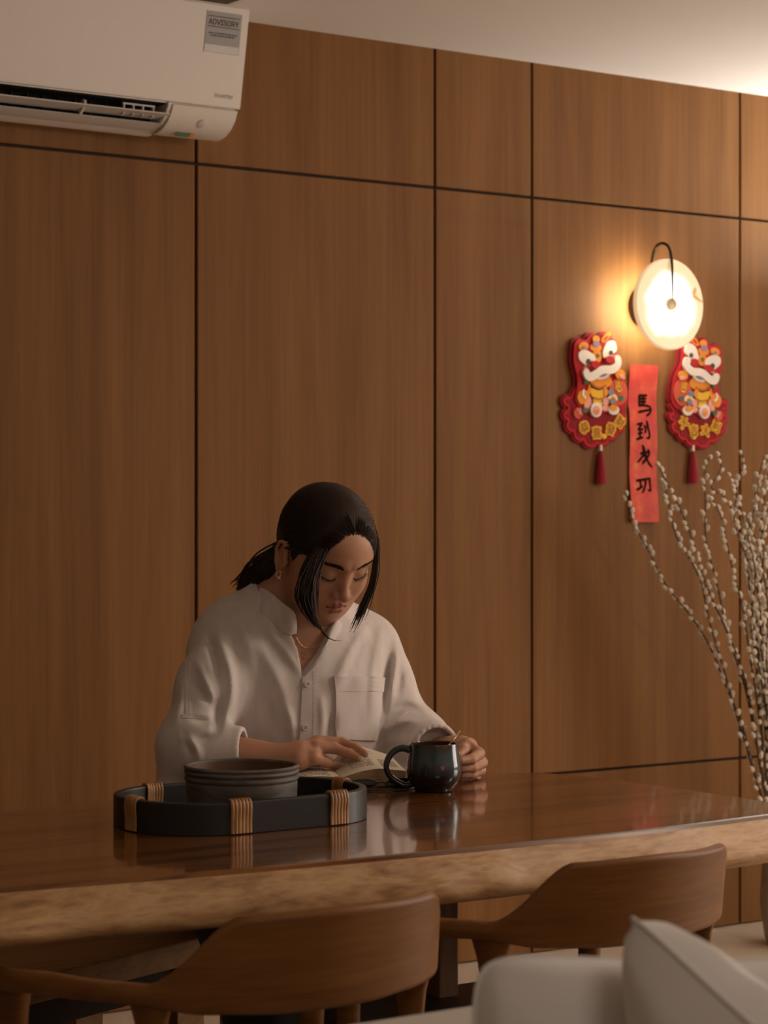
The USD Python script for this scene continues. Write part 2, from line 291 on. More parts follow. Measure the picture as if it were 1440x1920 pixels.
obj('stem', tube(hook, np.r_[np.full(40, .0043), np.linspace(.0043, .0016, 20)], 10), BLACKMETAL, wl)
obj('knob', outward(lathe([(0, .106), (.0165, .106), (.0165, .114), (.015, .117), (.006, .118), (0, .118)], 32)), BRASS, wl)
ll = UsdLux.DiskLight.Define(stage, str(wl.GetPath()) + '/led_light')     # behind the disc, shining at the wall
ll.AddTranslateOp().Set(Gf.Vec3d(-.040, -.0895, .0)); ll.AddRotateXOp().Set(90.0); ll.CreateRadiusAttr(.083); ll.CreateIntensityAttr(27.0); ll.CreateColorAttr(Gf.Vec3f(1, .84, .60))
# ------------------------------------------------------------------ red paper strip with four brushed characters
REDP = mat('red_paper', {'g': ('geometry', {}), 'n': ('noise_texture', {'scale': 26.0, 'detail': 3.0}), 'r': ('rgb_ramp', {'ramp': [(.35, (.56, .030, .022)), (.6, (.68, .070, .030)), (.75, (.72, .17, .045))]}), 'p': ('principled_bsdf', {'roughness': .55})},
           [('g.position', 'n.vector'), ('n.fac', 'r.fac'), ('r.color', 'p.base_color')])
INK = plain('brush_ink', (.022, .007, .003), .9, spec=.08)
sc = at(1203.5, 832, y=WY); sx_, sz_ = 508.0, 690.0
strip = thing('paper_scroll', 'narrow red paper strip with four brushed characters between the two lion plaques', 'scroll', (sc[0], WY, sc[2]))
SW, SH = .0520, .2190
def strip_off(x, z): return .004 + .006 * ((z / SH) ** 2) + .0025 * np.sin(z * 31 + 1) + .004 * np.clip(-x / SW, 0, 1) ** 2 * (z < .1)
gx, gz = np.meshgrid(np.linspace(-SW, SW, 9), np.linspace(-SH, SH, 40), indexing='ij')
lean = .0015 * (gz / SH)
obj('paper', grid_solid(np.stack([gx - lean, -strip_off(gx, gz), gz], -1), np.stack([gx - lean, -strip_off(gx, gz) + .0008, gz], -1)), REDP, strip, smooth=60)
def S(cx, cy): return np.array([(1160 + cx / 5.82 - 1203.5) / sx_, (832 - (670 + cy / 5.82)) / sz_])
chars = [
 [[(215, 402), (213, 460), (216, 522)], [(212, 405), (255, 402), (296, 402)], [(256, 404), (258, 470), (258, 520)], [(216, 440), (288, 437)], [(216, 477), (288, 473)], [(214, 518), (265, 512), (326, 524)], [(326, 522), (340, 560), (318, 610), (292, 630)], [(206, 592), (260, 576), (334, 560)]],
 [[(190, 728), (245, 712)], [(238, 722), (205, 772), (196, 788)], [(196, 788), (250, 782)], [(216, 770), (216, 830), (214, 885)], [(196, 832), (240, 822)], [(180, 893), (210, 885), (246, 872)], [(264, 742), (280, 772), (268, 822)], [(292, 690), (305, 760), (308, 880), (286, 876)]],
 [[(246, 966), (256, 1010), (248, 1080), (196, 1152)], [(228, 1052), (270, 1046), (315, 1034)], [(244, 1085), (280, 1080), (276, 1130), (255, 1140)], [(254, 972), (280, 1060), (316, 1150), (358, 1204)], [(324, 1052), (300, 1100), (250, 1170)], [(306, 1014), (322, 1034)]],
 [[(186, 1358), (230, 1348), (275, 1344)], [(226, 1356), (226, 1400), (222, 1446)], [(184, 1456), (215, 1442), (250, 1416)], [(246, 1350), (290, 1338), (334, 1332)], [(330, 1330), (330, 1400), (326, 1468), (306, 1458)], [(288, 1340), (276, 1420), (240, 1492)]]]
for ci, strokes in enumerate(chars):
    shp = []
    for s in strokes:
        p = smooth_path([S(*q) for q in s], 14)
        w = np.interp(np.linspace(0, 1, 14), [0, .15, .5, .85, 1], [.0027, .0042, .0032, .0037, .0016])
        shp += [shapely.MultiPoint([p[i], p[i + 1]]).convex_hull.buffer((w[i] + w[i + 1]) / 2, 6) for i in range(13)]
    t = extrude(shapely.union_all(shp).simplify(.0002), .0006); v = np.asarray(t.vertices)
    q = trimesh.Trimesh(np.c_[v[:, 0], -strip_off(v[:, 0], v[:, 1]) - .0002 - v[:, 2], v[:, 1]], t.faces, process=False)
    obj('brushed_character', q, INK, strip)

# ------------------------------------------------------------------ lion plaques: layered felt on the wall
FELT = {k: plain('felt_' + k, c, .85, sheen=.1, bump=(420, .35, .001)) for k, c in {
    'red': (.50, .012, .020), 'deep': (.27, .003, .013), 'coral': (.66, .10, .055), 'white': (.86, .78, .70), 'orange': (.82, .30, .030), 'yellow': (.86, .50, .035), 'pink': (.84, .38, .30),
    'slate': (.20, .24, .30), 'green': (.08, .15, .08), 'black': (.05, .055, .05), 'violet': (.30, .22, .38), 'gold': (.84, .48, .05), 'brown': (.42, .16, .03)}.items()}
GLYPHS = json.loads('''{"恭":[[[-50,-15,-50,-13,-36,-5,-27,3,-46,5,-47,14,-22,16,-22,26,-40,26,-41,35,-23,37,-22,49,-11,48,-11,36,10,36,11,48,21,49,22,37,41,35,40,26,22,25,22,15,47,15,47,5,27,4,33,-3,50,-12,44,-20,29,-14,40,-32,39,-35,33,-38,30,-37,15,-13,22,-6,12,5,-13,5,-24,-9,-18,-13,-18,-16,-24,-28,-32,-38,-40,-34,-41,-32,-29,-14,-42,-21],[-11,16,10,15,11,25,-11,26]],[[2,-13,11,-12,18,-36,8,-37]],[[-26,-40,-12,-38,-12,-2,-2,-1,-3,-46,-8,-49,-23,-49]]],"喜":[[[-49,-19,-48,-10,-24,-9,-26,-5,-34,-3,-33,18,33,18,34,-4,27,-5,24,-9,49,-10,48,-19],[-23,5,22,4,23,8,-22,9],[-12,-4,-11,-10,10,-10,13,-5]],[[-46,34,-45,42,-7,42,-5,50,4,50,6,42,46,41,46,33,5,32,6,29,38,29,38,20,-38,20,-37,29,-7,29,-6,32]],[[-35,-22,35,-22,36,-49,25,-50,24,-47,-23,-47,-25,-50,-35,-50],[-23,-31,-23,-38,25,-37,24,-31]]],"發":[[[-50,12,-49,14,-32,22,-42,31,-38,36,-38,45,-8,46,-3,44,-1,47,7,49,14,38,28,49,34,43,22,30,27,28,41,39,47,32,35,21,50,15,45,6,30,10,31,-1,45,-2,45,-10,35,-11,39,-16,28,-33,39,-41,40,-44,35,-49,19,-40,-4,-49,-10,-43,-17,-48,-35,-48,-38,-39,-21,-38,-18,-26,-41,-25,-38,-1,-37,1,-18,1,-17,8,-35,9,-45,5],[8,-1,2,-12,26,-11,21,-5,20,9,10,9],[9,-20,18,-28,24,-21],[-17,20,-7,18,-6,-2,0,6,1,18,17,19,0,41],[-10,-39,-1,-39,8,-34,-5,-25,-4,-21,-6,-19],[-29,-9,-29,-16,-5,-16,-5,-12,-9,-9],[-30,34,-23,29,-17,35,-29,36]]],"財":[[[-50,-45,-38,-24,-45,-22,-44,46,-5,46,-4,26,25,25,26,49,36,50,37,26,49,25,50,15,37,14,35,-45,30,-49,15,-50,11,-41,11,-39,26,-38,25,-3,12,-22,1,-33,-7,-26,-7,-23,-12,-23,-2,-39,-3,-43,-11,-46,-22,-28,-20,-23,-26,-23,-31,-36,-41,-49],[-4,-21,-2,-21,9,-8,21,15,-4,14],[-34,-12,-16,-13,-16,-3,-33,-3],[-34,8,-16,7,-16,16,-33,17],[-34,27,-16,27,-16,36,-33,36]]],"大":[[[-49,-43,-48,-40,-34,-32,-24,-22,-13,-5,-9,7,-10,9,-47,9,-48,19,-7,20,-5,50,6,49,5,20,48,19,47,9,9,8,24,-21,35,-31,49,-40,43,-50,31,-44,18,-33,1,-4,-9,-23,-25,-40,-41,-50]]],"吉":[[[-47,26,-46,35,-6,36,-5,50,5,49,6,35,47,35,46,25,5,24,6,13,41,12,41,2,-40,2,-40,12,-7,13,-6,24]],[[-35,-7,35,-7,36,-49,25,-50,24,-45,-23,-45,-24,-50,-34,-50],[-24,-33,24,-34,24,-18,-23,-17]]],"利":[[[19,-39,38,-38,38,48,47,49,48,-43,42,-49,22,-50]],[[12,-23,12,38,21,38,22,-23]],[[-48,-26,-36,-10,-27,7,-45,8,-46,18,-23,20,-24,33,-43,31,-46,39,0,50,7,42,-12,35,-12,20,7,19,8,9,-12,8,-12,3,7,-16,1,-23,-12,-12,-13,-49,-23,-49,-24,-12,-41,-35]]]}''')
def glyph(ch, c, size, rot=0):
    ps = []
    for rings in GLYPHS[ch]:
        rr = [np.array(r, float).reshape(-1, 2) / 100 for r in rings]; ps.append(Polygon(rr[0], rr[1:]).buffer(0))
    g = affinity.scale(shapely.union_all(ps), size, size, origin=(0, 0)); return affinity.translate(affinity.rotate(g, rot, origin=(0, 0)), *c)
def U(x, y): return ((x - 430) / 6.193 / 515.0, -(y - 750) / 6.193 / 695.0)
def pol(pts, r=.0012): return Polygon(smooth_path([U(*p) for p in pts], max(24, 5 * len(pts)), True)).buffer(0).simplify(.0002)
def el(cx, cy, rx, ry, rot=0):
    g = affinity.rotate(affinity.scale(Point(0, 0).buffer(1, 10), rx / 6.193 / 515, ry / 6.193 / 695), rot, origin=(0, 0)); return affinity.translate(g, *U(cx, cy))
def band(pts, w, n=24): return LineString(smooth_path([U(*p) for p in pts], n)).buffer(w / 6.193 / 600, 6)
scal = [(130, 900, 60), (140, 1060, 66), (185, 1180, 78), (270, 1280, 80), (385, 1345, 84), (510, 1325, 84), (610, 1260, 80), (690, 1180, 74), (735, 1060, 56), (730, 930, 52)]
base = shapely.union_all([pol([(170, 800), (250, 690), (600, 640), (740, 760), (750, 1000), (700, 1180), (560, 1320), (400, 1360), (230, 1250), (130, 1060)])] + [el(x, y, r, r) for x, y, r in scal])
head = pol([(190, 205), (235, 165), (305, 175), (350, 115), (400, 105), (440, 150), (525, 85), (575, 95), (630, 170), (655, 280), (672, 420), (730, 540), (770, 720), (775, 900), (640, 990), (300, 990), (190, 900), (215, 700), (200, 560), (170, 420), (175, 300)])
def make_plaque(name, label, center, words, mirror):
    t = thing(name, label, 'wall decoration', (center[0], WY, center[1]))
    def put(nm, sh, z0, h, m, parent=None):
        if mirror and nm != 'character': sh = affinity.scale(sh, -1, 1, origin=(0, 0))
        obj(nm, stand_up(extrude(sh, h, z0), (0, 0, 0)), FELT[m], parent or t)
    put('backing', base.buffer(.006).union(head.buffer(.006)), .0, .010, 'deep')
    put('scalloped_base', base, .010, .005, 'red'); put('inner_base', base.buffer(-.009), .015, .002, 'deep')
    put('head_panel', head, .015, .007, 'red')
    put('bag', el(665, 770, 105, 160), .022, .005, 'coral')
    for x, y, rx, ry, r in ((268, 250, 55, 48, 10), (408, 255, 62, 50, 0), (410, 160, 40, 45, 0), (522, 130, 66, 34, 40)): put('ornament', el(x, y, rx, ry, r), .022, .005, 'orange')
    put('ornament', el(408, 215, 42, 34), .027, .002, 'violet'); put('ornament', el(275, 265, 26, 16), .027, .002, 'violet'); put('ornament', el(520, 140, 30, 12, 40), .027, .002, 'red')
    put('forehead', el(425, 360, 52, 75), .022, .004, 'orange'); put('forehead_mark', el(425, 355, 18, 26), .026, .002, 'green')
    put('cheek_spot', el(300, 500, 26, 20), .022, .003, 'pink')
    put('chin', el(462, 650, 125, 85), .022, .006, 'orange'); put('collar_fringe', band([(355, 690), (400, 722), (455, 728), (510, 700)], 10), .028, .002, 'brown')
    put('eye', pol([(208, 380), (212, 330), (250, 298), (310, 300), (365, 335), (398, 390), (388, 425), (345, 420), (330, 440), (310, 480), (265, 455), (225, 420)]), .022, .007, 'white'); put('pupil', el(312, 432, 24, 36), .029, .002, 'black')
    put('eye', pol([(482, 350), (490, 270), (520, 205), (570, 170), (615, 175), (636, 230), (632, 290), (600, 320), (580, 360), (530, 372), (495, 372)]), .022, .007, 'white'); put('pupil', el(572, 312, 20, 28), .029, .002, 'black')
    put('pompom', el(378, 462, 46, 44), .029, .007, 'red'); put('pompom', el(545, 396, 48, 44), .029, .007, 'red'); put('pompom', el(325, 478, 24, 20), .029, .005, 'red')
    put('whisker', band([(278, 565), (300, 605), (350, 600), (420, 545), (480, 515), (560, 512), (620, 470), (640, 420), (632, 385)], 42, 40), .028, .008, 'white')
    put('mouth', el(480, 590, 78, 36, 14), .028, .003, 'white'); put('tongue', el(470, 580, 46, 19, 14), .031, .002, 'violet')
    put('belly', pol([(345, 745), (440, 760), (500, 745), (515, 800), (490, 850), (430, 860), (365, 840)]), .022, .006, 'yellow'); put('belly', pol([(380, 860), (480, 860), (475, 940), (430, 960), (385, 930)]), .022, .005, 'yellow')
    put('belly_line', band([(365, 842), (430, 862), (500, 842)], 7), .028, .0015, 'brown')
    put('arm', pol([(330, 690), (345, 740), (325, 830), (290, 910), (240, 930), (205, 890), (205, 810), (250, 770), (310, 760)]), .022, .006, 'orange'); put('arm_trim', band([(262, 770), (255, 820), (280, 850)], 12), .028, .002, 'white')
    put('arm', pol([(490, 720), (525, 740), (530, 810), (500, 830), (490, 780)]), .027, .003, 'orange')
    put('paw', el(672, 560, 56, 58), .027, .005, 'orange'); put('paw_tip', el(690, 590, 34, 24, -20), .032, .002, 'pink')
    put('bag_mark', glyph('吉', U(655, 690), .026, -8 if not mirror else 8), .027, .003, 'yellow'); put('bag_mark', el(665, 740, 30, 30), .027, .003, 'gold')
    for x, y, r, m in ((572, 778, 34, 'slate'), (590, 888, 30, 'slate'), (686, 842, 32, 'green'), (290, 672, 26, 'green'), (282, 1000, 30, 'green')): put('coin', el(x, y, r, r), .027, .003, m)
    put('rainbow', band([(545, 850), (575, 815), (620, 815), (645, 860)], 9), .027, .002, 'white'); put('rainbow', band([(560, 860), (585, 835), (615, 838), (630, 870)], 8), .027, .002, 'yellow')
    put('leg', pol([(330, 830), (355, 880), (330, 960), (290, 1000), (275, 950)]), .022, .005, 'pink'); put('leg', el(515, 885, 42, 48), .022, .005, 'pink'); put('leg', el(520, 965, 40, 38), .022, .004, 'pink')
    put('foot', el(405, 990, 62, 88, -6), .022, .008, 'white'); put('foot_pad', el(405, 1000, 40, 56, -6), .030, .002, 'pink'); put('foot_pad', el(407, 1010, 20, 26), .032, .0015, 'orange')
    put('foot', el(608, 985, 60, 58), .022, .007, 'white'); put('foot_pad', el(600, 960, 42, 38), .029, .002, 'orange')
    put('shell', el(220, 1035, 52, 66, 14), .017, .007, 'coral')
    for k in (-20, 0, 20): put('shell_rib', band([(245, 1080), (220 + k, 985)], 5, 6), .024, .002, 'pink')
    cs = [(290, 1200), (430, 1258), (590, 1212), (700, 1122)] if not mirror else [(235, 1112), (357, 1210), (503, 1205), (634, 1152)]
    for ch, c, r in zip(words, cs, (18, 4, -18, -34) if not mirror else (22, 8, -12, -26)):
        g = glyph(ch, (U(*c)), .030, r) if not mirror else glyph(ch, ((c[0] - 445) / 6.4 / 508, -(c[1] - 740) / 6.4 / 672), .030, r)
        put('character', g.buffer(.0042).simplify(.0006), .017, .005, 'yellow'); put('character', g, .022, .0015, 'brown')
    put('seal', el(515, 1300, 30, 30), .017, .005, 'yellow'); put('seal', el(515, 1300, 16, 16), .022, .0015, 'gold')
    s = -1 if mirror else 1; x0 = s * U(500, 0)[0]; z0 = U(0, 1400)[1]
    tas = obj('tassel', tube([(x0, -.012, U(0, y)[1]) for y in (1470, 1500, 1600, 1750, 1860, 1866)], [.005, .0075, .0105, .0145, .0165, .006], 20), FELT['deep'], t, smooth=60)
    obj('bead', tube([(x0, -.012, z0), (x0, -.012, U(0, 1450)[1]), (x0, -.012, U(0, 1475)[1])], [.004, .0055, .0045], 10), FELT['white'], tas)
    return t
lc = at(1109.4, 731, y=WY); rc = at(1304.5, 735.6, y=WY)
make_plaque('lion_plaque', 'red felt lion head plaque with tassel, left of the red paper strip', (lc[0], lc[2]), '恭喜發財', False)
make_plaque('lion_plaque', 'red felt lion head plaque with tassel below the lamp, right of the red paper strip', (rc[0], rc[2]), '大吉大利', True)

# ------------------------------------------------------------------ pussy willow in a floor vase
TWIG = plain('twig_bark', (.055, .028, .016), .6, bump=(160, .4, .002))
CATK = plain('catkin_fur', (.70, .62, .50), .9, sheen=.5, var=.15)
VASEM = plain('vase_glaze', (.32, .25, .19), .35, var=.12)
vx = at(1492, 1560, y=4.52)
vase = thing('floor_vase', 'tall stoneware floor vase holding the pussy willow at the right edge', 'vase', (vx[0], 4.52, 0))
obj('body', lathe([(0, 0), (.075, 0), (.085, .02), (.098, .12), (.092, .22), (.060, .32), (.043, .36), (.046, .385), (.041, .385), (.038, .36), (.05, .30), (.07, .2), (.07, .03), (0, .02)], 56), VASEM, vase, smooth=50)
cat_v = trimesh.creation.icosphere(subdivisions=1)
cat_v = trimesh.Trimesh(cat_v.vertices * [1, 1, 1.45] * (1 + .12 * cat_v.vertices[:, 2:3] * -1), cat_v.faces, process=False)
W8 = lambda p: (1140 + p[0] / 2.743, 840 + p[1] / 2.743)
branches = [
 ([(92, 232), (130, 380), (215, 540), (290, 690), (400, 830), (490, 960), (560, 1100), (610, 1230), (680, 1400), (735, 1600), (800, 1830)], 4.66, 'the longest leaning far left across the red paper strip'),
 ([(284, 160), (318, 310), (350, 450), (420, 570), (480, 700), (515, 860), (590, 1120), (640, 1300), (700, 1500), (800, 1820)], 4.60, 'second from the left'),
 ([(258, 88), (338, 245), (400, 380), (440, 490), (500, 690), (560, 830), (620, 960), (660, 1060), (720, 1250), (770, 1550), (815, 1810)], 4.52, 'with a bare tip beside the strip'),
 ([(530, 40), (500, 110), (500, 250), (505, 480), (540, 620), (580, 790), (632, 1010), (690, 1180), (745, 1420), (820, 1800)], 4.56, 'its tip bent under the right tassel'),
 ([(575, 25), (575, 120), (530, 200), (600, 250), (640, 330), (700, 470), (720, 640), (745, 860), (770, 1200), (835, 1800)], 4.48, 'looping back right of the tassel'),
 ([(530, 250), (580, 350), (605, 450), (640, 620), (690, 810), (720, 1000), (760, 1260), (830, 1780)], 4.44, 'lower and upright behind the looped one'),
 ([(692, 20), (690, 110), (660, 220), (690, 340), (705, 500), (735, 720), (780, 980), (800, 1260), (845, 1790)], 4.55, 'its bare tip before the panel joint'),
 ([(632, 130), (660, 230), (650, 330), (680, 480), (740, 640), (780, 800), (815, 1100), (850, 1790)], 4.42, 'short and forked by the panel joint'),
 ([(805, 40), (770, 170), (745, 330), (730, 480), (745, 700), (760, 900), (800, 1300), (860, 1780)], 4.50, 'with a dense tip at the right edge'),
 ([(830, 90), (810, 220), (790, 380), (800, 560), (780, 800), (790, 1000), (825, 1350), (870, 1780)], 4.46, 'second from the right edge'),
 ([(760, 300), (720, 420), (745, 560), (755, 720), (735, 880), (770, 1100), (820, 1400), (880, 1790)], 4.40, 'shortest in the middle of the bunch'),
 ([(880, 120), (850, 300), (830, 520), (815, 760), (800, 980), (830, 1300), (890, 1790)], 4.52, 'just leaving the picture at the right'),
 ([(770, 150), (775, 330), (790, 520), (780, 760), (810, 1060), (835, 1400), (875, 1790)], 4.48, 'between the dense tip and the right edge'),
 ([(835, 260), (800, 420), (765, 560), (775, 760), (790, 980), (815, 1300), (865, 1790)], 4.42, 'bowed towards the joint at the right edge'),
 ([(700, 330), (760, 470), (800, 640), (820, 860), (815, 1100), (840, 1400), (880, 1790)], 4.36, 'nearest the camera')]
for bi, (pts, yy, which) in enumerate(branches):
    rs = np.random.default_rng(50 + bi)
    P = [at(*W8(p), y=yy + (4.52 - yy) * (k / (len(pts) - 1)) ** 1.5) for k, p in enumerate(pts)]
    P.append(np.array([vx[0] + rs.uniform(-.02, .02), 4.52 + rs.uniform(-.02, .02), .10]))
    Q = smooth_path(P, 70); br = thing('willow_branch', f'pussy willow branch with pale catkins, {which}', 'branch', (0, 0, 0), group=None)
    obj('stem', tube(Q, np.linspace(.0013, .0040, len(Q)), 6), TWIG, br)
    s = np.r_[0, np.cumsum(np.linalg.norm(np.diff(Q, axis=0), axis=1))]; d = .004; k = 0
    top = s[-1] * (.80 if bi < 3 else .74)
    while d < top:
        p = np.array([np.interp(d, s, Q[:, j]) for j in range(3)]); tdir = -np.array([np.interp(d + .004, s, Q[:, j]) - np.interp(d - .004, s, Q[:, j]) for j in range(3)]); tdir /= np.linalg.norm(tdir) + 1e-9
        side = np.cross(tdir, rs.normal(size=3)); side /= np.linalg.norm(side)
        ax = tdir * .88 + side * .48; ax /= np.linalg.norm(ax); r = rs.uniform(.0058, .0077) * (.85 if d < .05 else 1)
        M = trimesh.geometry.align_vectors([0, 0, 1], ax)[:3, :3]
        v = (cat_v.vertices * r) @ M.T + p + side * r * .8 + ax * r * .7
        obj('catkin', (v, cat_v.faces), CATK, br, smooth=True)
        d += rs.uniform(.011, .026) * (1 + 1.5 * (d / top) ** 3); k += 1
# ------------------------------------------------------------------ dining table
TZ = .74
tf = [(.42, 2.56), (.8, 2.535), (1.2, 2.512), (1.45, 2.478), (1.72, 2.458), (2.0, 2.448), (2.25, 2.452), (2.42, 2.466), (2.49, 2.482), (2.525, 2.52)]
tb = [(2.535, 2.62), (2.535, 2.80), (2.525, 2.98), (2.505, 3.07), (2.46, 3.115), (2.2, 3.19), (1.8, 3.20), (1.5, 3.157), (1.1, 3.15), (.7, 3.16), (.42, 3.14)]
outline = np.vstack([smooth_path(tf, 150), smooth_path(tb, 150), np.c_[np.full(20, .40), np.linspace(3.12, 2.58, 20)]])
def offs(P, d):
    t = np.roll(P, -1, 0) - np.roll(P, 1, 0); t /= np.linalg.norm(t, axis=1, keepdims=True); return P + np.c_[t[:, 1], -t[:, 0]] * np.asarray(d).reshape(-1, 1)
wob = (fbm(np.c_[outline * 5, np.zeros(len(outline))], 3, 4) - .5)
levels = [(TZ, -.007), (TZ - .0015, -.0025), (TZ - .006, .0015), (TZ - .014, .007), (TZ - .026, .016), (TZ - .038, .024), (TZ - .050, .029), (TZ - .060, .028), (TZ - .067, .020), (TZ - .070, .006), (TZ - .070, -.05)]
rings = []
for k, (z, d) in enumerate(levels):
    amp = max(0, d) * .9; endf = np.where(outline[:, 0] > 2.515, .35, 1.0)
    n3 = (fbm(np.c_[outline * 16, np.full(len(outline), z * 40)], 3, 9) - .5) * .006 * (k > 2)
    rings.append(np.c_[offs(outline, d * endf + amp * wob * 1.4 * endf + n3), np.full(len(outline), z)])
def loft(rings, close_bottom=False):
    n = len(rings[0]); v = np.vstack(rings); f = []
    for k in range(len(rings) - 1):
        a = np.arange(n); b = (a + 1) % n; f += [np.c_[k * n + a, (k + 1) * n + a, (k + 1) * n + b], np.c_[k * n + a, (k + 1) * n + b, k * n + b]]
    return trimesh.Trimesh(v, np.vstack(f), process=False)
table = thing('dining_table', 'long live-edge wooden dining table with a glossy brown top', 'table', (0, 0, 0))
topm = trimesh.creation.extrude_polygon(Polygon(rings[0][:, :2]), .004, engine='earcut'); topm.apply_translation([0, 0, TZ - .004])
tm = cat(topm, loft(rings[:3])); tm.fix_normals()
obj('tabletop', tm, TABLETOP, table, smooth=25)
botm = Polygon(rings[-1][:, :2]).buffer(.02)
bt = trimesh.creation.extrude_polygon(botm, .02, engine='earcut'); bt.apply_translation([0, 0, TZ - .0695])
le = loft(rings[2:]); 
obj('live_edge', le, TABLEEDGE, table, smooth=60, label='pale raw live edge')
obj('underside', bt, DARKWOOD, table)
obj('frame_rail', cat(box((.6, 2.60, .656), (2.40, 2.64, .672), .002), box((.6, 3.03, .648), (2.40, 3.07, .672), .002)), DARKWOOD, table)
def tleg(px, py0, yy, w=.036, d=.072): 
    p = at(px, py0, y=yy); return box((p[0], yy, 0), (p[0] + w, yy + d, .668), .002)
lx = at(824, 1780, y=2.66)[0]
obj('leg', box((lx, 2.66, 0), (lx + .034, 2.735, .668), .002), DARKWOOD, table)
obj('leg', box((lx, 2.93, 0), (lx + .034, 3.005, .668), .002), DARKWOOD, table)
obj('leg', box((.72, 2.66, 0), (.754, 2.735, .668), .002), DARKWOOD, table); obj('leg', box((.72, 2.93, 0), (.754, 3.005, .668), .002), DARKWOOD, table)
obj('foot_bar', cat(box((lx - .003, 2.60, .0), (lx + .037, 3.06, .03), .002)), DARKWOOD, table); obj('foot_bar', box((.717, 2.60, 0), (.757, 3.06, .03), .002), DARKWOOD, table)

# ------------------------------------------------------------------ bench behind the table
bn = thing('bench', 'wooden bench behind the table on which the woman sits', 'bench', (1.729, 3.344, 0), 20)
bp = box((-.62, 0, .405), (.98, .40, .45), .006); obj('seat', bp, BENCHW, bn)
obj('apron', box((-.52, .06, .345), (.88, .085, .406)), DARKBAR, bn); obj('apron', box((-.52, .315, .345), (.88, .34, .406)), DARKBAR, bn)
for x in (-.50, .315, .80):
    for y in (.05, .29): obj('leg', box((x, y, 0), (x + .075, y + .06, .405), .003), BENCHW, bn)

# ------------------------------------------------------------------ dining chairs (curved backrest that flows into the arms)
def make_chair(label, loc, rotz=0):
    c = thing('dining_chair', label, 'chair', loc, rotz, None)
    n = 141; ctl = np.array([(0, 0), (.05, .0045), (.09, .0135), (.135, .030), (.178, .058), (.212, .110), (.230, .20), (.238, .31), (.226, .42)])
    ctl = np.vstack([ctl[:0:-1] * [-1, 1], ctl]); pl = smooth_path(ctl, n); ax = np.abs(pl[:, 0]); back = pl[:, 1]
    ss = lambda x, lo, hi: (lambda u: u * u * (3 - 2 * u))(np.clip((x - lo) / (hi - lo), 0, 1))
    key = np.where(back < .058, ax * .155 / .178, .155 + (back - .058))                # grows from the middle of the back to the arm ends
    key = key - .034 * (pl[:, 0] > 0) * ss(key, .08, .13) * (1 - ss(key, .19, .26))      # the right shoulder of the back stays high a little longer
    ztop = .749 - .003 * ss(key, 0, .10) - .077 * ss(key, .098, .172) - .006 * ss(key, .17, .30) - .020 * ss(key, .28, .52)
    zbot = .631 + .004 * ss(key, .05, .12) + .012 * ss(key, .12, .19) - .010 * ss(key, .2, .3) - .022 * ss(key, .28, .52)
    zbot = np.minimum(zbot, ztop - .024)
    th = .018 + .012 * ss(key, .12, .22); ph = key * 500; b = .10; L = .32
    T = np.gradient(pl, axis=0); T /= np.linalg.norm(T, axis=1, keepdims=True); N = np.c_[T[:, 1], -T[:, 0]]
    # outward normal of the U
    sec = []
    for i in range(n):
        h0, h1, w = zbot[i], ztop[i], th[i] / 2; r = min(w * .95, (h1 - h0) * .45)
        pts = []
        for (cx, cz), a0 in (((w - r, h1 - r), 0), ((-w + r, h1 - r), 90), ((-w + r, h0 + r), 180), ((w - r, h0 + r), 270)):
            for g in (0, 30, 60, 90):
                an = math.radians(a0 + g); pts.append((cx + r * math.cos(an), cz + r * math.sin(an)))
        lean = lambda z: -.020 * ((z - .64) / .12) * (1 - ss(key[i], .09, .18))
        sec.append([(pl[i, 0] + N[i, 0] * x, pl[i, 1] + N[i, 1] * x + lean(z), z) for x, z in pts])
    sec = np.array(sec); m = sec.shape[1]
    def part(i0, i1):
        P = sec[i0:i1 + 1]; k = len(P); i, j = np.meshgrid(np.arange(k - 1), np.arange(m), indexing='ij'); i, j = i.ravel(), j.ravel(); jn = (j + 1) % m
        f = [np.c_[i * m + j, i * m + jn, (i + 1) * m + jn], np.c_[i * m + j, (i + 1) * m + jn, (i + 1) * m + j]]
        v = np.vstack([P.reshape(-1, 3), P[0].mean(0), P[-1].mean(0)]); q = np.arange(m)
        f += [np.c_[np.full(m, k * m), (q + 1) % m, q], np.c_[np.full(m, k * m + 1), (k - 1) * m + q, (k - 1) * m + (q + 1) % m]]
        t = trimesh.Trimesh(v, np.vstack(f), process=False)
        if t.volume < 0: t.invert()
        return t
    i0 = int(np.argmin(np.abs(key[:n // 2] - .19))); i1 = n - 1 - i0
    obj('backrest', part(i0, i1), CHAIRW, c, smooth=45)
    obj('armrest', part(0, i0), CHAIRW, c, smooth=45); obj('armrest', part(i1, n - 1), CHAIRW, c, smooth=45)
    for s in (-1, 1):
        top = np.array([s * .178, .094, .644]); bot = np.array([s * .176, .040, 0])
        k = np.linspace(0, 1, 24)[:, None]; P = top * (1 - k) + bot * k + np.array([0, .010, 0]) * np.sin(k * np.pi)
        rad = np.interp(k[:, 0], [0, .02, .06, .13, .5, 1], [.036, .030, .0225, .0190, .0180, .013])
        obj('leg', tube(P, rad, 16, flat=((1, 0, 0), .55)), CHAIRW, c, smooth=60)
        top = np.array([s * .216, .36, .622]); bot = np.array([s * .205, .40, 0])
        obj('leg', tube(top * (1 - k) + bot * k, np.interp(k[:, 0], [0, .06, .5, 1], [.022, .0165, .0165, .012]), 16), CHAIRW, c, smooth=60)
    seat = Polygon([(-.155, .10), (.155, .10), (.185, .20), (.215, .43), (.19, .47), (-.19, .47), (-.215, .43), (-.185, .20)]).buffer(.012)
    obj('seat', extrude(seat, .045, .445), SEATM, c); obj('seat_frame', extrude(seat.buffer(-.012), .045, .402), CHAIRW, c)
    return c
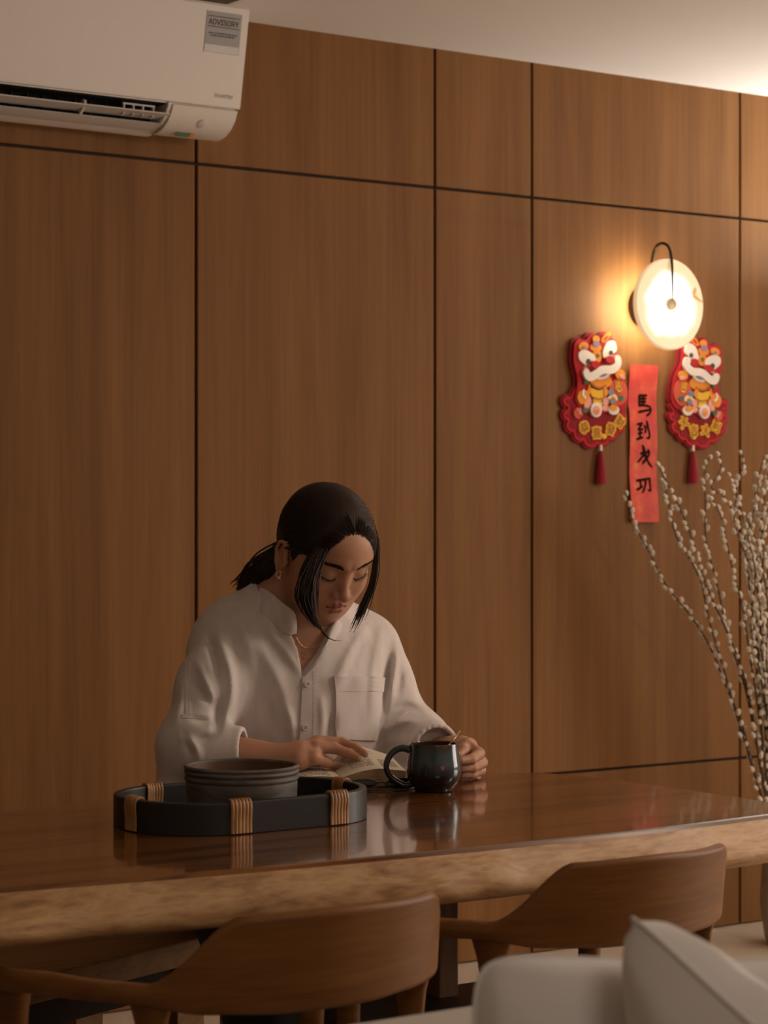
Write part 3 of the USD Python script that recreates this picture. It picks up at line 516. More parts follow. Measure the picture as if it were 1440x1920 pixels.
make_chair('walnut armchair at the near side of the table, left of the two', (1.4315, 2.1496, 0))
make_chair('walnut armchair at the near side of the table by its right end', (1.9802, 2.2397, 0), 0)

# ------------------------------------------------------------------ oval tray with rattan bands
TRAYM = plain('black_lacquer', (.014, .013, .014), .5, coat=.08)
RATTAN = mat('rattan', {'g': ('geometry', {}), 'm': ('mapping', {'scale': (40, 40, 12)}), 'n': ('noise_texture', {'scale': 1.0, 'detail': 4.0}), 'r': ('rgb_ramp', {'ramp': [(.3, (.20, .085, .026)), (.5, (.42, .21, .075)), (.75, (.56, .33, .14))]}), 'p': ('principled_bsdf', {'roughness': .4})},
             [('g.position', 'm.vector'), ('m.vector', 'n.vector'), ('n.fac', 'r.fac'), ('r.color', 'p.base_color')])
tx0, tx1, ty0, ty1 = 1.560, 1.938, 2.735, 2.985
tray = thing('serving_tray', 'black oval serving tray with rattan-wrapped bands', 'tray', ((tx0 + tx1) / 2, (ty0 + ty1) / 2, TZ), 0)
hw, hd = (tx1 - tx0) / 2, (ty1 - ty0) / 2
def stadium(inset): return Polygon([(-hw, -hd), (hw, -hd), (hw, hd), (-hw, hd)]).buffer(-.112, 1).buffer(.112 - inset, 24)
def wallring(outer, inner, h, bev=.0035):
    o = np.array(outer.exterior.coords)[:-1]; k = len(o); ss_ = np.linspace(0, 1, 180, endpoint=False)
    R1 = np.array([outer.exterior.interpolate(s, normalized=True).coords[0] for s in ss_]); c = np.zeros(2)
    tn = np.roll(R1, -1, 0) - np.roll(R1, 1, 0); tn /= np.linalg.norm(tn, axis=1, keepdims=True); nn = np.c_[tn[:, 1], -tn[:, 0]]
    if ((R1 * nn).sum(1) < 0).mean() > .5: nn = -nn
    th = inner; ring = []
    for d, z in ((0, .001), (0, h - bev), (bev * .3, h - bev * .3), (bev, h), (th - bev, h), (th - bev * .3, h - bev * .3), (th, h - bev), (th, .001)): ring.append(np.c_[R1 - nn * d, np.full(len(R1), z)])
    t = loft(ring + [ring[0]]); 
    if t.volume < 0: t.invert()
    return t, R1, nn
wr, R1, RN = wallring(stadium(0), .012, .046)
obj('rim', wr, TRAYM, tray, smooth=40); obj('base', extrude(stadium(.006), .007, .0005), TRAYM, tray)
def band_at(cx, front, w, n=6):
    """A rattan wrap: n cane strips around the wall at local x = cx on the front or back side."""
    cand = np.where((RN[:, 1] < 0) == front)[0]; i = cand[np.argmin(np.abs(R1[cand, 0] - cx))]
    bd = None
    for k in range(n):
        s = (k - (n - 1) / 2) / n * w; tang = np.array([-RN[i, 1], RN[i, 0]]); p = R1[i] + tang * s; j = np.argmin(np.linalg.norm(R1 - p, axis=1)); nn = RN[j]
        p = R1[j] + np.array([-nn[1], nn[0]]) * ((p - R1[j]) @ np.array([-nn[1], nn[0]]))
        r = w / n * .5; q = lambda d, z: np.array([*(p - nn * d), z])
        loop = smooth_path([q(-.0014, .002), q(-.0014, .024), q(-.0014, .043), q(.001, .0472), q(.006, .0480), q(.011, .0472), q(.0134, .043), q(.0134, .028), q(.0134, .008)], 30)
        yield tube(loop, r * 1.02, 8, flat=((nn[0], nn[1], 0), .45))
def xloc(px, yy): return at(px, 1520, y=yy)[0] - (tx0 + tx1) / 2
for px, fr, w in ((234, True, .032), (454, True, .034), (640, True, .034), (302, False, .030), (610, False, .030)):
    yy = ty0 if fr else ty1
    if px == 234: yy = 2.80
    if px == 302: yy = 2.95
    strips = list(band_at(xloc(px, yy), fr, w)); b0 = obj('rattan_band', strips[0], RATTAN, tray, smooth=60, label='rattan wrap')
    for s in strips[1:]: obj('cane', s, RATTAN, b0, smooth=60)

# ------------------------------------------------------------------ stoneware bowl in the tray
BOWLM = mat('dark_stoneware', {'g': ('geometry', {}), 'm': ('mapping', {'scale': (14, 14, 60)}), 'n': ('noise_texture', {'scale': 1.0, 'detail': 6.0, 'distortion': 1.0}), 'r': ('rgb_ramp', {'ramp': [(.3, (.060, .052, .044)), (.55, (.120, .108, .095)), (.8, (.20, .18, .16))]}), 'b': ('bump', {'strength': .4, 'distance': .002}), 'p': ('principled_bsdf', {'roughness': .62})},
            [('g.position', 'm.vector'), ('m.vector', 'n.vector'), ('n.fac', 'r.fac'), ('n.fac', 'b.height'), ('b.normal', 'p.normal'), ('r.color', 'p.base_color')])
BOWLIN = plain('bowl_inside', (.15, .075, .035), .5, var=.3)
bc = at(445, 1435, z=.824)
bowl = thing('bowl', 'round dark grey stoneware bowl with ridged rim standing in the tray', 'bowl', (bc[0], bc[1] - .012, TZ + .0077))
obj('body', lathe([(0, 0), (.066, 0), (.072, .003), (.0770, .018), (.0795, .034), (.0803, .0500), (.0802, .0545), (.0792, .0562), (.0816, .0582), (.0826, .0606), (.0818, .0634), (.0800, .0650), (.0820, .0668), (.0832, .0692), (.0826, .0716), (.0810, .0728), (.0826, .0742), (.0835, .0765), (.0810, .0790), (.0775, .0786), (.0762, .0760)], 96), BOWLM, bowl, smooth=40)
obj('inside', lathe([(.0762, .0762), (.075, .060), (.072, .03), (.062, .010), (0, .008)], 96), BOWLIN, bowl, smooth=40, label='brown inside')

# ------------------------------------------------------------------ mug and spoon
MUGM = mat('mug_glaze', {'tc': ('texture_coordinate', {}), 'n': ('noise_texture', {'scale': 30.0, 'detail': 4.0}), 's': ('separate_xyz', {}), 'md': ('math', {'math_type': 'multiply_add', 'value2': .030, 'value3': -.015}), 'ad': ('math', {'math_type': 'add'}),
           'r': ('rgb_ramp', {'ramp': [(0, (.014, .007, .006)), (.30, (.015, .008, .007)), (.40, (.024, .036, .044)), (.6, (.052, .082, .100)), (.82, (.042, .064, .080)), (.93, (.040, .030, .026)), (.985, (.10, .042, .020)), (1, (.10, .04, .02))]}), 'k': ('math', {'math_type': 'multiply', 'value2': 12.3}),
           'p': ('principled_bsdf', {'roughness': .14, 'coat_weight': .5, 'coat_roughness': .05})},
          [('tc.object', 'n.vector'), ('tc.object', 's.vector'), ('n.fac', 'md.value1'), ('s.z', 'ad.value1'), ('md.value', 'ad.value2'), ('ad.value', 'k.value1'), ('k.value', 'r.fac'), ('r.color', 'p.base_color')])
MUGIN = plain('mug_inside', (.085, .030, .016), .25, coat=.4); COFFEE = plain('coffee', (.035, .013, .006), .1)
mb = at(814, 1486, z=TZ); mc = np.array([mb[0], mb[1], TZ]) + FWD * .024
mug = thing('mug', 'dark blue and brown glazed mug with a round handle on the table', 'mug', mc)
MS = .955
obj('body', lathe([(r, z * MS) for r, z in [(0, 0), (.030, 0), (.0318, .002), (.0318, .0045), (.033, .007), (.039, .014), (.0430, .024), (.0444, .034), (.0440, .045), (.0422, .058), (.0405, .070), (.0400, .0790), (.0392, .0808), (.0378, .0806), (.0372, .079)]], 72), MUGM, mug, smooth=50)
obj('inside', lathe([(r, z * MS) for r, z in [(.0373, .0792), (.0378, .068), (.0405, .05), (.0415, .035), (.038, .015), (0, .008)]], 64), MUGIN, mug, smooth=50)
obj('coffee', lathe([(.0386, .0625), (0, .0625)], 48), COFFEE, mug)
hd_ = -RGT
hp = [(-.0395, .066), (-.050, .0690), (-.064, .064), (-.0745, .050), (-.0765, .036), (-.069, .022), (-.056, .0125), (-.043, .0085), (-.036, .0115)]
H = smooth_path([np.array([*(RGT[:2] * u), z]) for u, z in hp], 40)
obj('handle', tube(H, np.r_[np.linspace(.0062, .0048, 20), np.linspace(.0048, .0058, 20)], 14, flat=(FWD, 1.25)), MUGM, mug, smooth=70)
hz = [(a_ * .8, b_ * .8) for a_, b_ in ((0, -.0052), (.0042, -.0005), (.0046, .0028), (.0028, .0046), (.0008, .0040), (0, .0026), (-.0008, .0040), (-.0028, .0046), (-.0046, .0028), (-.0042, -.0005))]
ht = extrude(Polygon(hz), .0006); v = np.asarray(ht.vertices)
dirh = np.array([*(-FWD[:2] * .955 + RGT[:2] * .30), 0]); dirh /= np.linalg.norm(dirh); th_ = np.array([-dirh[1], dirh[0], 0])
obj('printed_heart', trimesh.Trimesh(dirh * .0441 + np.array([0, 0, .041]) + v[:, :1] * th_ + v[:, 1:2] * np.array([0, 0, 1.0]) + v[:, 2:3] * dirh, ht.faces, process=False), plain('heart_pink', (.42, .12, .22), .3), mug, label='small pink heart')
spoon = thing('teaspoon', 'thin bronze teaspoon leaning in the dark mug', 'spoon', mc)
e0 = at(862, 1371, y=mc[1] + .03) - mc; r0 = np.array([*(RGT[:2] * .030 + FWD[:2] * .012), .079]); b0_ = np.array([*(-RGT[:2] * .012), .022])
SP = smooth_path([b0_, (b0_ * .45 + r0 * .55) + [0, 0, .003], r0, e0], 30)
obj('handle', tube(SP[8:], np.r_[np.linspace(.0016, .0016, 18), .0024, .0026, .0022, .001], 10, flat=(FWD, .6)), BRASS, spoon, smooth=60)
obj('bowl', tube(SP[:10], [.002, .006, .009, .0105, .011, .0105, .009, .006, .003, .0015], 14, flat=(FWD, .25)), BRASS, spoon, smooth=60)

# ------------------------------------------------------------------ eyeglasses lying by the book
LENS = plain('smoked_lens', (.010, .008, .008), .12, coat=.5); FRAME = plain('glasses_frame', (.10, .085, .08), .25, metal=.7); TIPM = plain('temple_tip', (.16, .10, .075), .3)
gc = at(712, 1481, z=TZ + .001)
GZ = np.array([1, 1, .45]); gl_ = thing('sunglasses', 'dark sunglasses lying folded on the table left of the mug', 'sunglasses', (gc[0], gc[1], TZ), -22)
for sx, xx in ((1, -.028), (1, .036)):
    P = np.array([(xx + .026 * math.cos(a), .004 + .003 * math.cos(a), .0215 + .0185 * math.sin(a) * (1 if math.sin(a) > 0 else .92)) for a in np.linspace(0, 2 * np.pi, 40)]) * GZ
    fr = obj('lens_rim', tube(P, .0013, 8), FRAME, gl_, smooth=60)
    q = np.array([(xx, .004, .0215)]); f = np.stack([np.vstack([P[:-1] + [0, -.0004, 0]])], 0)[0]
    n_ = len(f); v = np.vstack([f, f + [0, .001, 0]]); i = np.arange(n_); j = (i + 1) % n_
    v = np.vstack([v, [[xx, .002, .0097]], [[xx, .003, .0097]]])
    F_ = np.vstack([np.c_[np.full(n_, 2 * n_), j, i], np.c_[np.full(n_, 2 * n_ + 1), n_ + i, n_ + j]])
    obj('lens', trimesh.Trimesh(v, F_, process=False), LENS, fr)
obj('bridge', tube([(-.004, .005, .012), (.004, .003, .013), (.012, .005, .012)], .0012, 8), FRAME, gl_)
obj('temple', tube([(-.056, .006, .012), (-.050, .010, .009), (-.02, .0015 - .014, .0025), (.05, -.016, .0022), (.085, -.018, .0022)], [.0014, .0014, .0013, .0014, .0016], 8), FRAME, gl_)
obj('temple_tip', tube([(.060, -.0165, .003), (.080, -.019, .0036), (.098, -.030, .004), (.108, -.040, .0032)], [.0018, .0028, .0040, .0030], 10), TIPM, gl_, smooth=60)
# ------------------------------------------------------------------ open book
PAPER = plain('book_paper', (.70, .62, .49), .8); PEDGE = mat('page_edges', {'g': ('geometry', {}), 'm': ('mapping', {'scale': (3, 3, 900)}), 'n': ('noise_texture', {'scale': 1.0, 'detail': 2.0}), 'r': ('rgb_ramp', {'ramp': [(.35, (.36, .235, .125)), (.65, (.50, .35, .20))]}), 'p': ('principled_bsdf', {'roughness': .8})},
       [('g.position', 'm.vector'), ('m.vector', 'n.vector'), ('n.fac', 'r.fac'), ('r.color', 'p.base_color')])
COVER = plain('book_cover', (.10, .055, .03), .45); BINK = plain('book_ink', (.16, .13, .10), .7)
bg = at(640, 1458, z=.757)
book = thing('book', 'thick open paperback book under her hand on the table', 'book', (bg[0], bg[1], TZ), 0)
BT = math.radians(-27); E1 = np.array([math.cos(BT), math.sin(BT), 0]); E2 = np.array([-math.sin(BT), math.cos(BT), 0])
def bh(u, v):
    """Height of the open pages above the table; u across (spine at 0), v away from the reader's far side."""
    u, v = np.asarray(u, float), np.asarray(v, float); k = v / .18
    r = np.clip(u / .105, 0, 1)
    front = .014 * np.sin(np.clip(r / .62, 0, 1) * np.pi / 2) - .004 * np.clip((r - .62) / .38, 0, 1)
    back = .037 * np.sin(np.clip(r / .40, 0, 1) * np.pi / 2) ** 1.2 - .020 * np.clip((r - .40) / .60, 0, 1)
    right = front * (1 - k ** 1.6) + back * k ** 1.6
    l = np.clip(-u / .105, 0, 1)
    left = .0035 * np.sin(np.clip(l / .7, 0, 1) * np.pi) - .0005 * l
    return .0165 + np.where(u >= 0, right, left)
def bpt(u, v, z): return np.asarray(u)[..., None] * E1 + np.asarray(v)[..., None] * E2 + np.asarray(z)[..., None] * np.array([0, 0, 1.0])
def bsheet(u0, u1, v0, v1, top, bot, n=26, m=14):
    u, v = np.meshgrid(np.linspace(u0, u1, n), np.linspace(v0, v1, m), indexing='ij')
    return grid_solid(bpt(u, v, top(u, v)), bpt(u, v, bot(u, v)))
obj('cover', bsheet(-.107, .108, -.003, .183, lambda u, v: 0 * u + .0022, lambda u, v: 0 * u + .0006), COVER, book)
obj('page_block', bsheet(.0005, .106, 0, .18, lambda u, v: bh(u, v) - .0012 - .016 * (v / .2) ** 2 * np.clip(u / .03, 0, 1), lambda u, v: 0 * u + .0024), PEDGE, book, smooth=30)
obj('page_block', bsheet(-.105, -.0005, 0, .18, lambda u, v: bh(u, v) - .0012, lambda u, v: 0 * u + .0024), PEDGE, book, smooth=30)
pr = obj('page', bsheet(.0005, .107, 0, .18, lambda u, v: bh(u, v), lambda u, v: bh(u, v) - .0006), PAPER, book, smooth=50)
pl_ = obj('page', bsheet(-.106, -.0005, 0, .18, lambda u, v: bh(u, v), lambda u, v: bh(u, v) - .0006), PAPER, book, smooth=50)
def lines(rows, seed):
    rs = np.random.default_rng(seed); out = []
    for v, a, b in rows:
        u = a
        while u < b:
            w = min(rs.uniform(.003, .011), b - u)
            if w > .001: out.append(bsheet(u, u + w, v, v + .0013, lambda x, y: bh(x, y) + .0003, lambda x, y: bh(x, y) - .0001, 3, 2))
            u += w + .0016
    return cat(*out)
obj('printed_text', lines([(.165, .040, .062), (.154, .032, .070), (.143, .032, .074), (.132, .032, .064)] + [(.040 + .0062 * k, .022, .060) for k in range(11)] + [(.040 + .0062 * k, .072, .100) for k in range(11)], 1), BINK, pr, kind='stuff')
obj('printed_text', lines([(.02 + .009 * k, -.092, -.015) for k in range(16)], 2), BINK, pl_, kind='stuff')

# ------------------------------------------------------------------ sofa and cushions in the foreground
SOFAM = plain('sofa_linen', (.52, .45, .37), .95, sheen=.3, bump=(700, .3, .001))
CUSH = plain('cushion_cotton', (.74, .70, .665), .95, sheen=.3, bump=(600, .3, .001))
sofa = thing('sofa', 'cream fabric sofa whose back faces the table, in the foreground', 'sofa', (0, 0, 0))
obj('back_rest', box((-.35, 1.545, .06), (2.75, 1.745, .727), .035, 4), SOFAM, sofa, smooth=60)
obj('base', box((-.35, .72, .06), (2.75, 1.545, .26), .02), SOFAM, sofa, smooth=60)
for k in range(3): obj('seat_cushion', box((-.33 + k * 1.025, .70, .262), (-.33 + (k + 1) * 1.025 - .006, 1.54, .43), .04, 4), SOFAM, sofa, smooth=60)
for x in (-.25, 2.65):
    for y in (.8, 1.66): obj('foot', box((x - .03, y - .03, 0), (x + .03, y + .03, .062), .004), DARKWOOD, sofa)
def cushion(name, label, c, ax_u, ax_v, size, thick, seed, rnd=.05):
    """A square scatter cushion: centre c, in-plane axes u and v."""
    n = 41; g = np.linspace(-1, 1, n); u, v = np.meshgrid(g, g, indexing='ij')
    pin = 1 - .07 * (1 - np.abs(u) ** 2) * np.abs(v) ** 3; pin2 = 1 - .07 * (1 - np.abs(v) ** 2) * np.abs(u) ** 3
    kr = 1 - rnd * (np.abs(u) * np.abs(v)) ** 5; U_, V_ = u * pin2 * kr, v * pin * kr; prof = ((1 - np.abs(u) ** 2.6) * (1 - np.abs(v) ** 2.6)) ** .42
    ax_u = np.array(ax_u, float); ax_u /= np.linalg.norm(ax_u); ax_v = np.array(ax_v, float); ax_v -= ax_u * (ax_v @ ax_u); ax_v /= np.linalg.norm(ax_v); w = np.cross(ax_u, ax_v)
    P = U_[..., None] * ax_u * size / 2 + V_[..., None] * ax_v * size / 2
    wr = (fbm(np.stack([u * 2.2, v * 2.2, 0 * u + seed], -1), 3, seed) - .5) * .030 * prof
    f = P + (prof * thick / 2 + wr + .0012)[..., None] * w; b = P - (prof * thick / 2 - wr + .0012)[..., None] * w
    t = thing(name, label, 'cushion', c)
    obj('cover', grid_solid(f, b), CUSH, t, smooth=60)
    e = np.vstack([P[:, 0], P[-1, 1:], P[-2::-1, -1], P[0, -2:0:-1]])
    obj('piping', tube(np.vstack([e, e[:1]]), .0022, 8), CUSH, t, smooth=60)
    return t
def by_corner(corner, eu, ev, size):
    eu = np.array(eu, float); eu /= np.linalg.norm(eu); ev = np.array(ev, float); ev -= eu * (ev @ eu); ev /= np.linalg.norm(ev)
    return corner + (eu + ev) * size / 2, eu, ev
c_, eu, ev = by_corner(at(866, 1771, y=1.46), RGT * .95 + FWD * .25 + np.array([0, 0, -.05]), np.array([0, -.22, -1.0]), .38)
cushion('cushion', 'pale scatter cushion with a soft top on the sofa, left of the pointed one', c_, eu, -ev, .38, .13, 3, .10)
c_, eu, ev = by_corner(at(1168, 1692, y=1.36), RGT * .353 - FWD * .91 + np.array([0, 0, -.23]), RGT * .33 + FWD * .35 + np.array([0, 0, -.88]), .42)
cushion('cushion', 'pale scatter cushion standing with one corner up on the sofa', c_, eu, -ev, .42, .15, 8)
# ------------------------------------------------------------------ the reading woman: distance fields turned into meshes
def surface_nets(f, lo, hi, h, step=4, margin=2.2):
    lo = np.array(lo, float); n = (np.ceil((np.array(hi) - lo) / h / step).astype(int)) * step + 1
    nc = (n - 1) // step + 1
    G = [lo[k] + np.arange(nc[k]) * h * step for k in range(3)]
    C = np.stack(np.meshgrid(*G, indexing='ij'), -1).reshape(-1, 3)
    D = np.concatenate([f(c) for c in np.array_split(C, max(1, len(C) // 150000))]).reshape(nc).astype(np.float32)
    near = np.abs(D) < h * step * margin
    F = np.repeat(np.repeat(np.repeat(D, step, 0), step, 1), step, 2)[:n[0], :n[1], :n[2]]
    mk = near.copy()
    for ax in range(3):
        mk |= np.roll(mk, 1, ax) | np.roll(mk, -1, ax)
    M = np.repeat(np.repeat(np.repeat(mk, step, 0), step, 1), step, 2)[:n[0], :n[1], :n[2]]
    I = np.argwhere(M); P = lo + I * h
    val = np.concatenate([f(c) for c in np.array_split(P, max(1, len(P) // 150000))]).astype(np.float32)
    F = F.copy(); F[M] = val
    S = F < 0
    c8 = [S[i:n[0] - 1 + i, j:n[1] - 1 + j, k:n[2] - 1 + k] for i in (0, 1) for j in (0, 1) for k in (0, 1)]
    cnt = sum(c.astype(np.int8) for c in c8); act = (cnt > 0) & (cnt < 8)
    A = np.argwhere(act); idx = np.full(act.shape, -1, np.int64); idx[act] = np.arange(len(A))
    acc = np.zeros((len(A), 3)); num = np.zeros(len(A))
    for ax in range(3):
        o1, o2 = [k for k in range(3) if k != ax]
        for p in (0, 1):
            for q in (0, 1):
                a = A.copy(); a[:, o1] += p; a[:, o2] += q; b = a.copy(); b[:, ax] += 1
                va, vb = F[tuple(a.T)], F[tuple(b.T)]; m = (va < 0) != (vb < 0); t = np.zeros(len(A)); t[m] = va[m] / (va[m] - vb[m])
                pt = a.astype(float); pt[:, ax] += t; acc[m] += pt[m]; num[m] += 1
    V = lo + acc / num[:, None] * h; Fs = []
    for ax in range(3):
        o1, o2 = (ax + 1) % 3, (ax + 2) % 3
        sl0 = [slice(1, n[k] - 1) for k in range(3)]; sl1 = list(sl0); sl0[ax] = slice(0, n[ax] - 1); sl1[ax] = slice(1, n[ax])
        e0, e1 = S[tuple(sl0)], S[tuple(sl1)]; E = np.argwhere(e0 != e1); sg = e0[tuple(E.T)]
        base = E.copy(); base[:, o1] += 1; base[:, o2] += 1
        def cell(d1, d2):
            c = base.copy(); c[:, o1] -= d1; c[:, o2] -= d2; return idx[tuple(c.T)]
        q = np.c_[cell(1, 1), cell(0, 1), cell(0, 0), cell(1, 0)]
        ok = (q >= 0).all(1); q, sg = q[ok], sg[ok]; q[~sg] = q[~sg][:, ::-1]; Fs.append(q)
    Q = np.vstack(Fs); t = trimesh.Trimesh(V, np.vstack([Q[:, [0, 1, 2]], Q[:, [0, 2, 3]]]), process=False)
    return t
def smin(a, b, k): h = np.clip(.5 + .5 * (b - a) / k, 0, 1); return b + (a - b) * h - k * h * (1 - h)
def smax(a, b, k): return -smin(-a, -b, k)
def ell(P, c, r, M=None):
    q = P - np.asarray(c); q = q if M is None else q @ np.asarray(M).T; r = np.asarray(r)
    k0 = np.linalg.norm(q / r, axis=-1); k1 = np.linalg.norm(q / r ** 2, axis=-1) + 1e-9; return k0 * (k0 - 1) / k1
def cone(P, a, b, ra, rb):
    a, b = np.asarray(a, float), np.asarray(b, float); ab = b - a; t = np.clip(((P - a) @ ab) / (ab @ ab), 0, 1)
    return np.linalg.norm(P - a - t[:, None] * ab, axis=1) - (ra + (rb - ra) * t)
def chain(P, pts, rad, k=.006):
    d = None
    for i in range(len(pts) - 1):
        e = cone(P, pts[i], pts[i + 1], rad[i], rad[i + 1]); d = e if d is None else smin(d, e, k)
    return d
sph = lambda P, c, r: np.linalg.norm(P - np.asarray(c), axis=1) - r

# head frame: rows are forward, her left, up
def head_frame(yaw, pitch, roll):
    y, p, r = np.radians([yaw, pitch, roll])
    f = np.array([np.sin(y) * np.cos(p), -np.cos(y) * np.cos(p), -np.sin(p)]); l = np.array([np.cos(y), np.sin(y), 0]); u = np.cross(f, l); u = u if u[2] > 0 else -u
    return np.array([f, l * np.cos(r) + u * np.sin(r), u * np.cos(r) - l * np.sin(r)])
HO, HS, HM = np.array([2.182, 3.30, 1.111]), .945, head_frame(-2, 34, 1)
toH = lambda P: ((P - HO) @ HM.T) / HS
frH = lambda q: HO + (np.atleast_2d(np.asarray(q, float)) * HS) @ HM

def face(q):
    q = q.copy(); s = np.abs(q[:, 1]); qs = np.c_[q[:, 0], s, q[:, 2]]
    d = ell(q, (-.010, 0, .048), (.096, .077, .084))
    d = smin(d, ell(q, (.018, 0, -.015), (.067, .066, .085)), .03)
    d = smin(d, ell(qs, (.026, .030, -.058), (.045, .026, .036)), .03)
    d = smin(d, ell(q, (.060, 0, -.079), (.0215, .024, .019)), .028)
    d = smin(d, ell(qs, (.048, .040, -.012), (.029, .025, .030)), .022)
    d = smin(d, ell(q, (.048, 0, .062), (.036, .052, .034)), .025)
    d = smin(d, cone(qs, (.076, .012, .038), (.060, .046, .040), .010, .009), .02)
    d = smin(d, ell(q, (.0665, 0, -.048), (.020, .027, .023)), .018)
    d = smax(d, -ell(qs, (.094, .030, .0235), (.014, .019, .010)), .016)
    d = smin(d, ell(qs, (.0655, .0315, .0190), (.0165, .0165, .0125)), .007)
    d = smin(d, cone(q, (.076, 0, .026), (.099, 0, -.014), .0055, .0085), .014)
    d = smin(d, sph(q, (.1005, 0, -.0165), .0098), .006)
    d = smin(d, ell(qs, (.0885, .0125, -.0205), (.0105, .0072, .0078)), .006)
    d = smax(d, -ell(qs, (.0975, .0062, -.0275), (.0058, .0034, .0040)), .003)
    UP = [(0.0872, 0, -.0440), (0.0867, .006, -.0425), (0.0819, .017, -.0450), (0.0732, .0260, -.0475)]
    LO = [(0.0857, 0, -.0552), (0.0845, .008, -.0547), (0.0797, .018, -.0518), (0.0732, .0250, -.0485)]
    d = smin(d, chain(qs, UP, [.0033, .0037, .0030, .0014], .003), .006)
    d = smin(d, chain(qs, LO, [.0050, .0048, .0034, .0014], .003), .006)
    d = smax(d, -chain(qs, [(0.0932, 0, -.0490), (0.0907, .008, -.0485), (0.0847, .019, -.0482), (0.0757, .0280, -.0478)], [.0017, .0017, .0015, .0013], .002), .0018)
    # ears
    er = ell(qs, (-.010, .0795, .000), (.0185, .0070, .0310), np.array([[.96, .28, 0], [-.28, .96, 0], [0, 0, 1.0]]))
    d = smin(d, er, .006)
    rim = chain(qs, [(.004, .0815, .010), (.001, .0840, .0245), (-.010, .0870, .0310), (-.021, .0880, .0240), (-.025, .0870, .006), (-.019, .0845, -.016), (-.008, .0820, -.0285)], [.0024, .0028, .0031, .0032, .0030, .0028, .0042], .003)
    d = smin(d, rim, .004)
    d = smax(d, -ell(qs, (-.006, .0885, -.003), (.0105, .0055, .0125)), .005)
    d = smin(d, ell(qs, (.006, .0805, -.004), (.0045, .0040, .0075)), .004)
    return d
NK0, NK1 = frH([(-.028, 0, -.055)])[0], np.array([2.165, 3.405, .985])
tn_ = np.array([-.25, -.968, 0]); tl_ = np.array([.968, -.25, 0])
TM = np.array([tl_, -tn_, [0, 0, 1.0]])                              # torso frame rows: her left, back, up
def body_core(P):
    d = cone(P, NK0, NK1, .052, .056)
    d = smin(d, cone(P, frH([(.030, 0, -.070)])[0], NK1 + [-.012, -.045, -.02], .020, .030), .03)
    d = smin(d, ell(P, (2.172, 3.395, .90), (.165, .105, .16), TM), .06)
    d = smin(d, cone(P, (2.075, 3.435, .962), (2.315, 3.362, .955), .045, .045), .04)
    d = smin(d, ell(P, (2.19, 3.46, .68), (.135, .105, .20), TM), .08)
    d = smin(d, ell(P, (2.20, 3.52, .575), (.155, .13, .10), TM), .06)
    return d
Rsh, Rel, Rwr = np.array([2.035, 3.43, .955]), at(352, 1418, y=3.335), at(535, 1424, y=3.225)
Lsh, Lel, Lwr = np.array([2.365, 3.355, .945]), at(788, 1418, y=3.36), at(849, 1408, y=3.185)
Rel[2] = max(Rel[2], TZ + .05)
# right hand: points seen at pixels, at the depth of the hand above the book
def hp_(a): return [at(x, y_, y=d) for x, y_, d in a]
RH = {'little': (hp_([(588, 1421, 3.185), (613, 1430.5, 3.190), (632, 1434.5, 3.193), (645, 1438, 3.195)]), [.0098, .0082, .0071, .0053]),
      'ring': (hp_([(594, 1401, 3.200), (627, 1403, 3.190), (654, 1413, 3.172), (672, 1421, 3.155)]), [.0108, .0092, .0080, .0057]),
      'middle': (hp_([(598, 1391, 3.215), (641, 1393, 3.200), (667, 1403, 3.175), (685, 1413.5, 3.150)]), [.0110, .0094, .0082, .0059]),
      'index': (hp_([(598, 1393, 3.236), (633, 1400, 3.226), (658, 1411, 3.205), (673, 1420, 3.190)]), [.0107, .0092, .0080, .0059]),
      'thumb': (hp_([(562, 1412, 3.245), (592, 1420, 3.255), (614, 1428, 3.250), (628, 1432, 3.240)]), [.0128, .0108, .0094, .0067])}
def right_hand(P):
    d = chain(P, [Rwr, at(562, 1413, y=3.215), at(590, 1399, y=3.215)], [.0215, .0200, .0130], .012)
    d = smin(d, chain(P, [Rwr, at(560, 1425, y=3.200), at(588, 1420, y=3.190)], [.0190, .0160, .0110], .01), .014)
    d = smin(d, cone(P, at(590, 1397, y=3.217), at(588, 1419, y=3.190), .0118, .0100), .012)
    d = smin(d, cone(P, at(560, 1418, y=3.22), at(575, 1418, y=3.25), .018, .012), .014)
    for k, (p, r) in RH.items(): d = smin(d, chain(P, p, r, .0035), .0055)
    return d
def right_arm(P):
    d = cone(P, Rel, Rwr + (Rwr - Rel) * .0, .042, .0235)
    return smin(d, right_hand(P), .012)
LH = {'index': (hp_([(876, 1397, 3.075), (898, 1413, 3.050), (884, 1424, 3.030), (864, 1426, 3.028)]), [.0108, .0098, .0086, .0066]),
      'middle': (hp_([(884, 1405, 3.095), (903, 1430, 3.070), (886, 1439, 3.045), (864, 1440, 3.042)]), [.0110, .0098, .0086, .0066]),
      'ring': (hp_([(886, 1416, 3.115), (900, 1444, 3.090), (884, 1451, 3.065), (864, 1452, 3.060)]), [.0108, .0094, .0082, .0062]),
      'little': (hp_([(884, 1428, 3.135), (892, 1455, 3.112), (876, 1460, 3.090), (861, 1460, 3.085)]), [.0100, .0086, .0074, .0056]),
      'thumb': (hp_([(858, 1402, 3.140), (874, 1397, 3.085), (868, 1407, 3.055), (860.5, 1416, 3.045)]), [.0130, .0112, .0094, .0068])}
def left_hand(P):
    d = chain(P, [Lwr, at(866, 1403, y=3.14), at(879, 1400, y=3.088)], [.0215, .0190, .0130], .012)
    d = smin(d, chain(P, [Lwr, at(868, 1420, y=3.15), at(883, 1428, y=3.13)], [.0195, .0175, .0115], .01), .014)
    d = smin(d, cone(P, at(878, 1400, y=3.09), at(883, 1427, y=3.13), .0125, .0110), .012)
    for k, (p, r) in LH.items(): d = smin(d, chain(P, p, r, .0035), .0045)
    return d
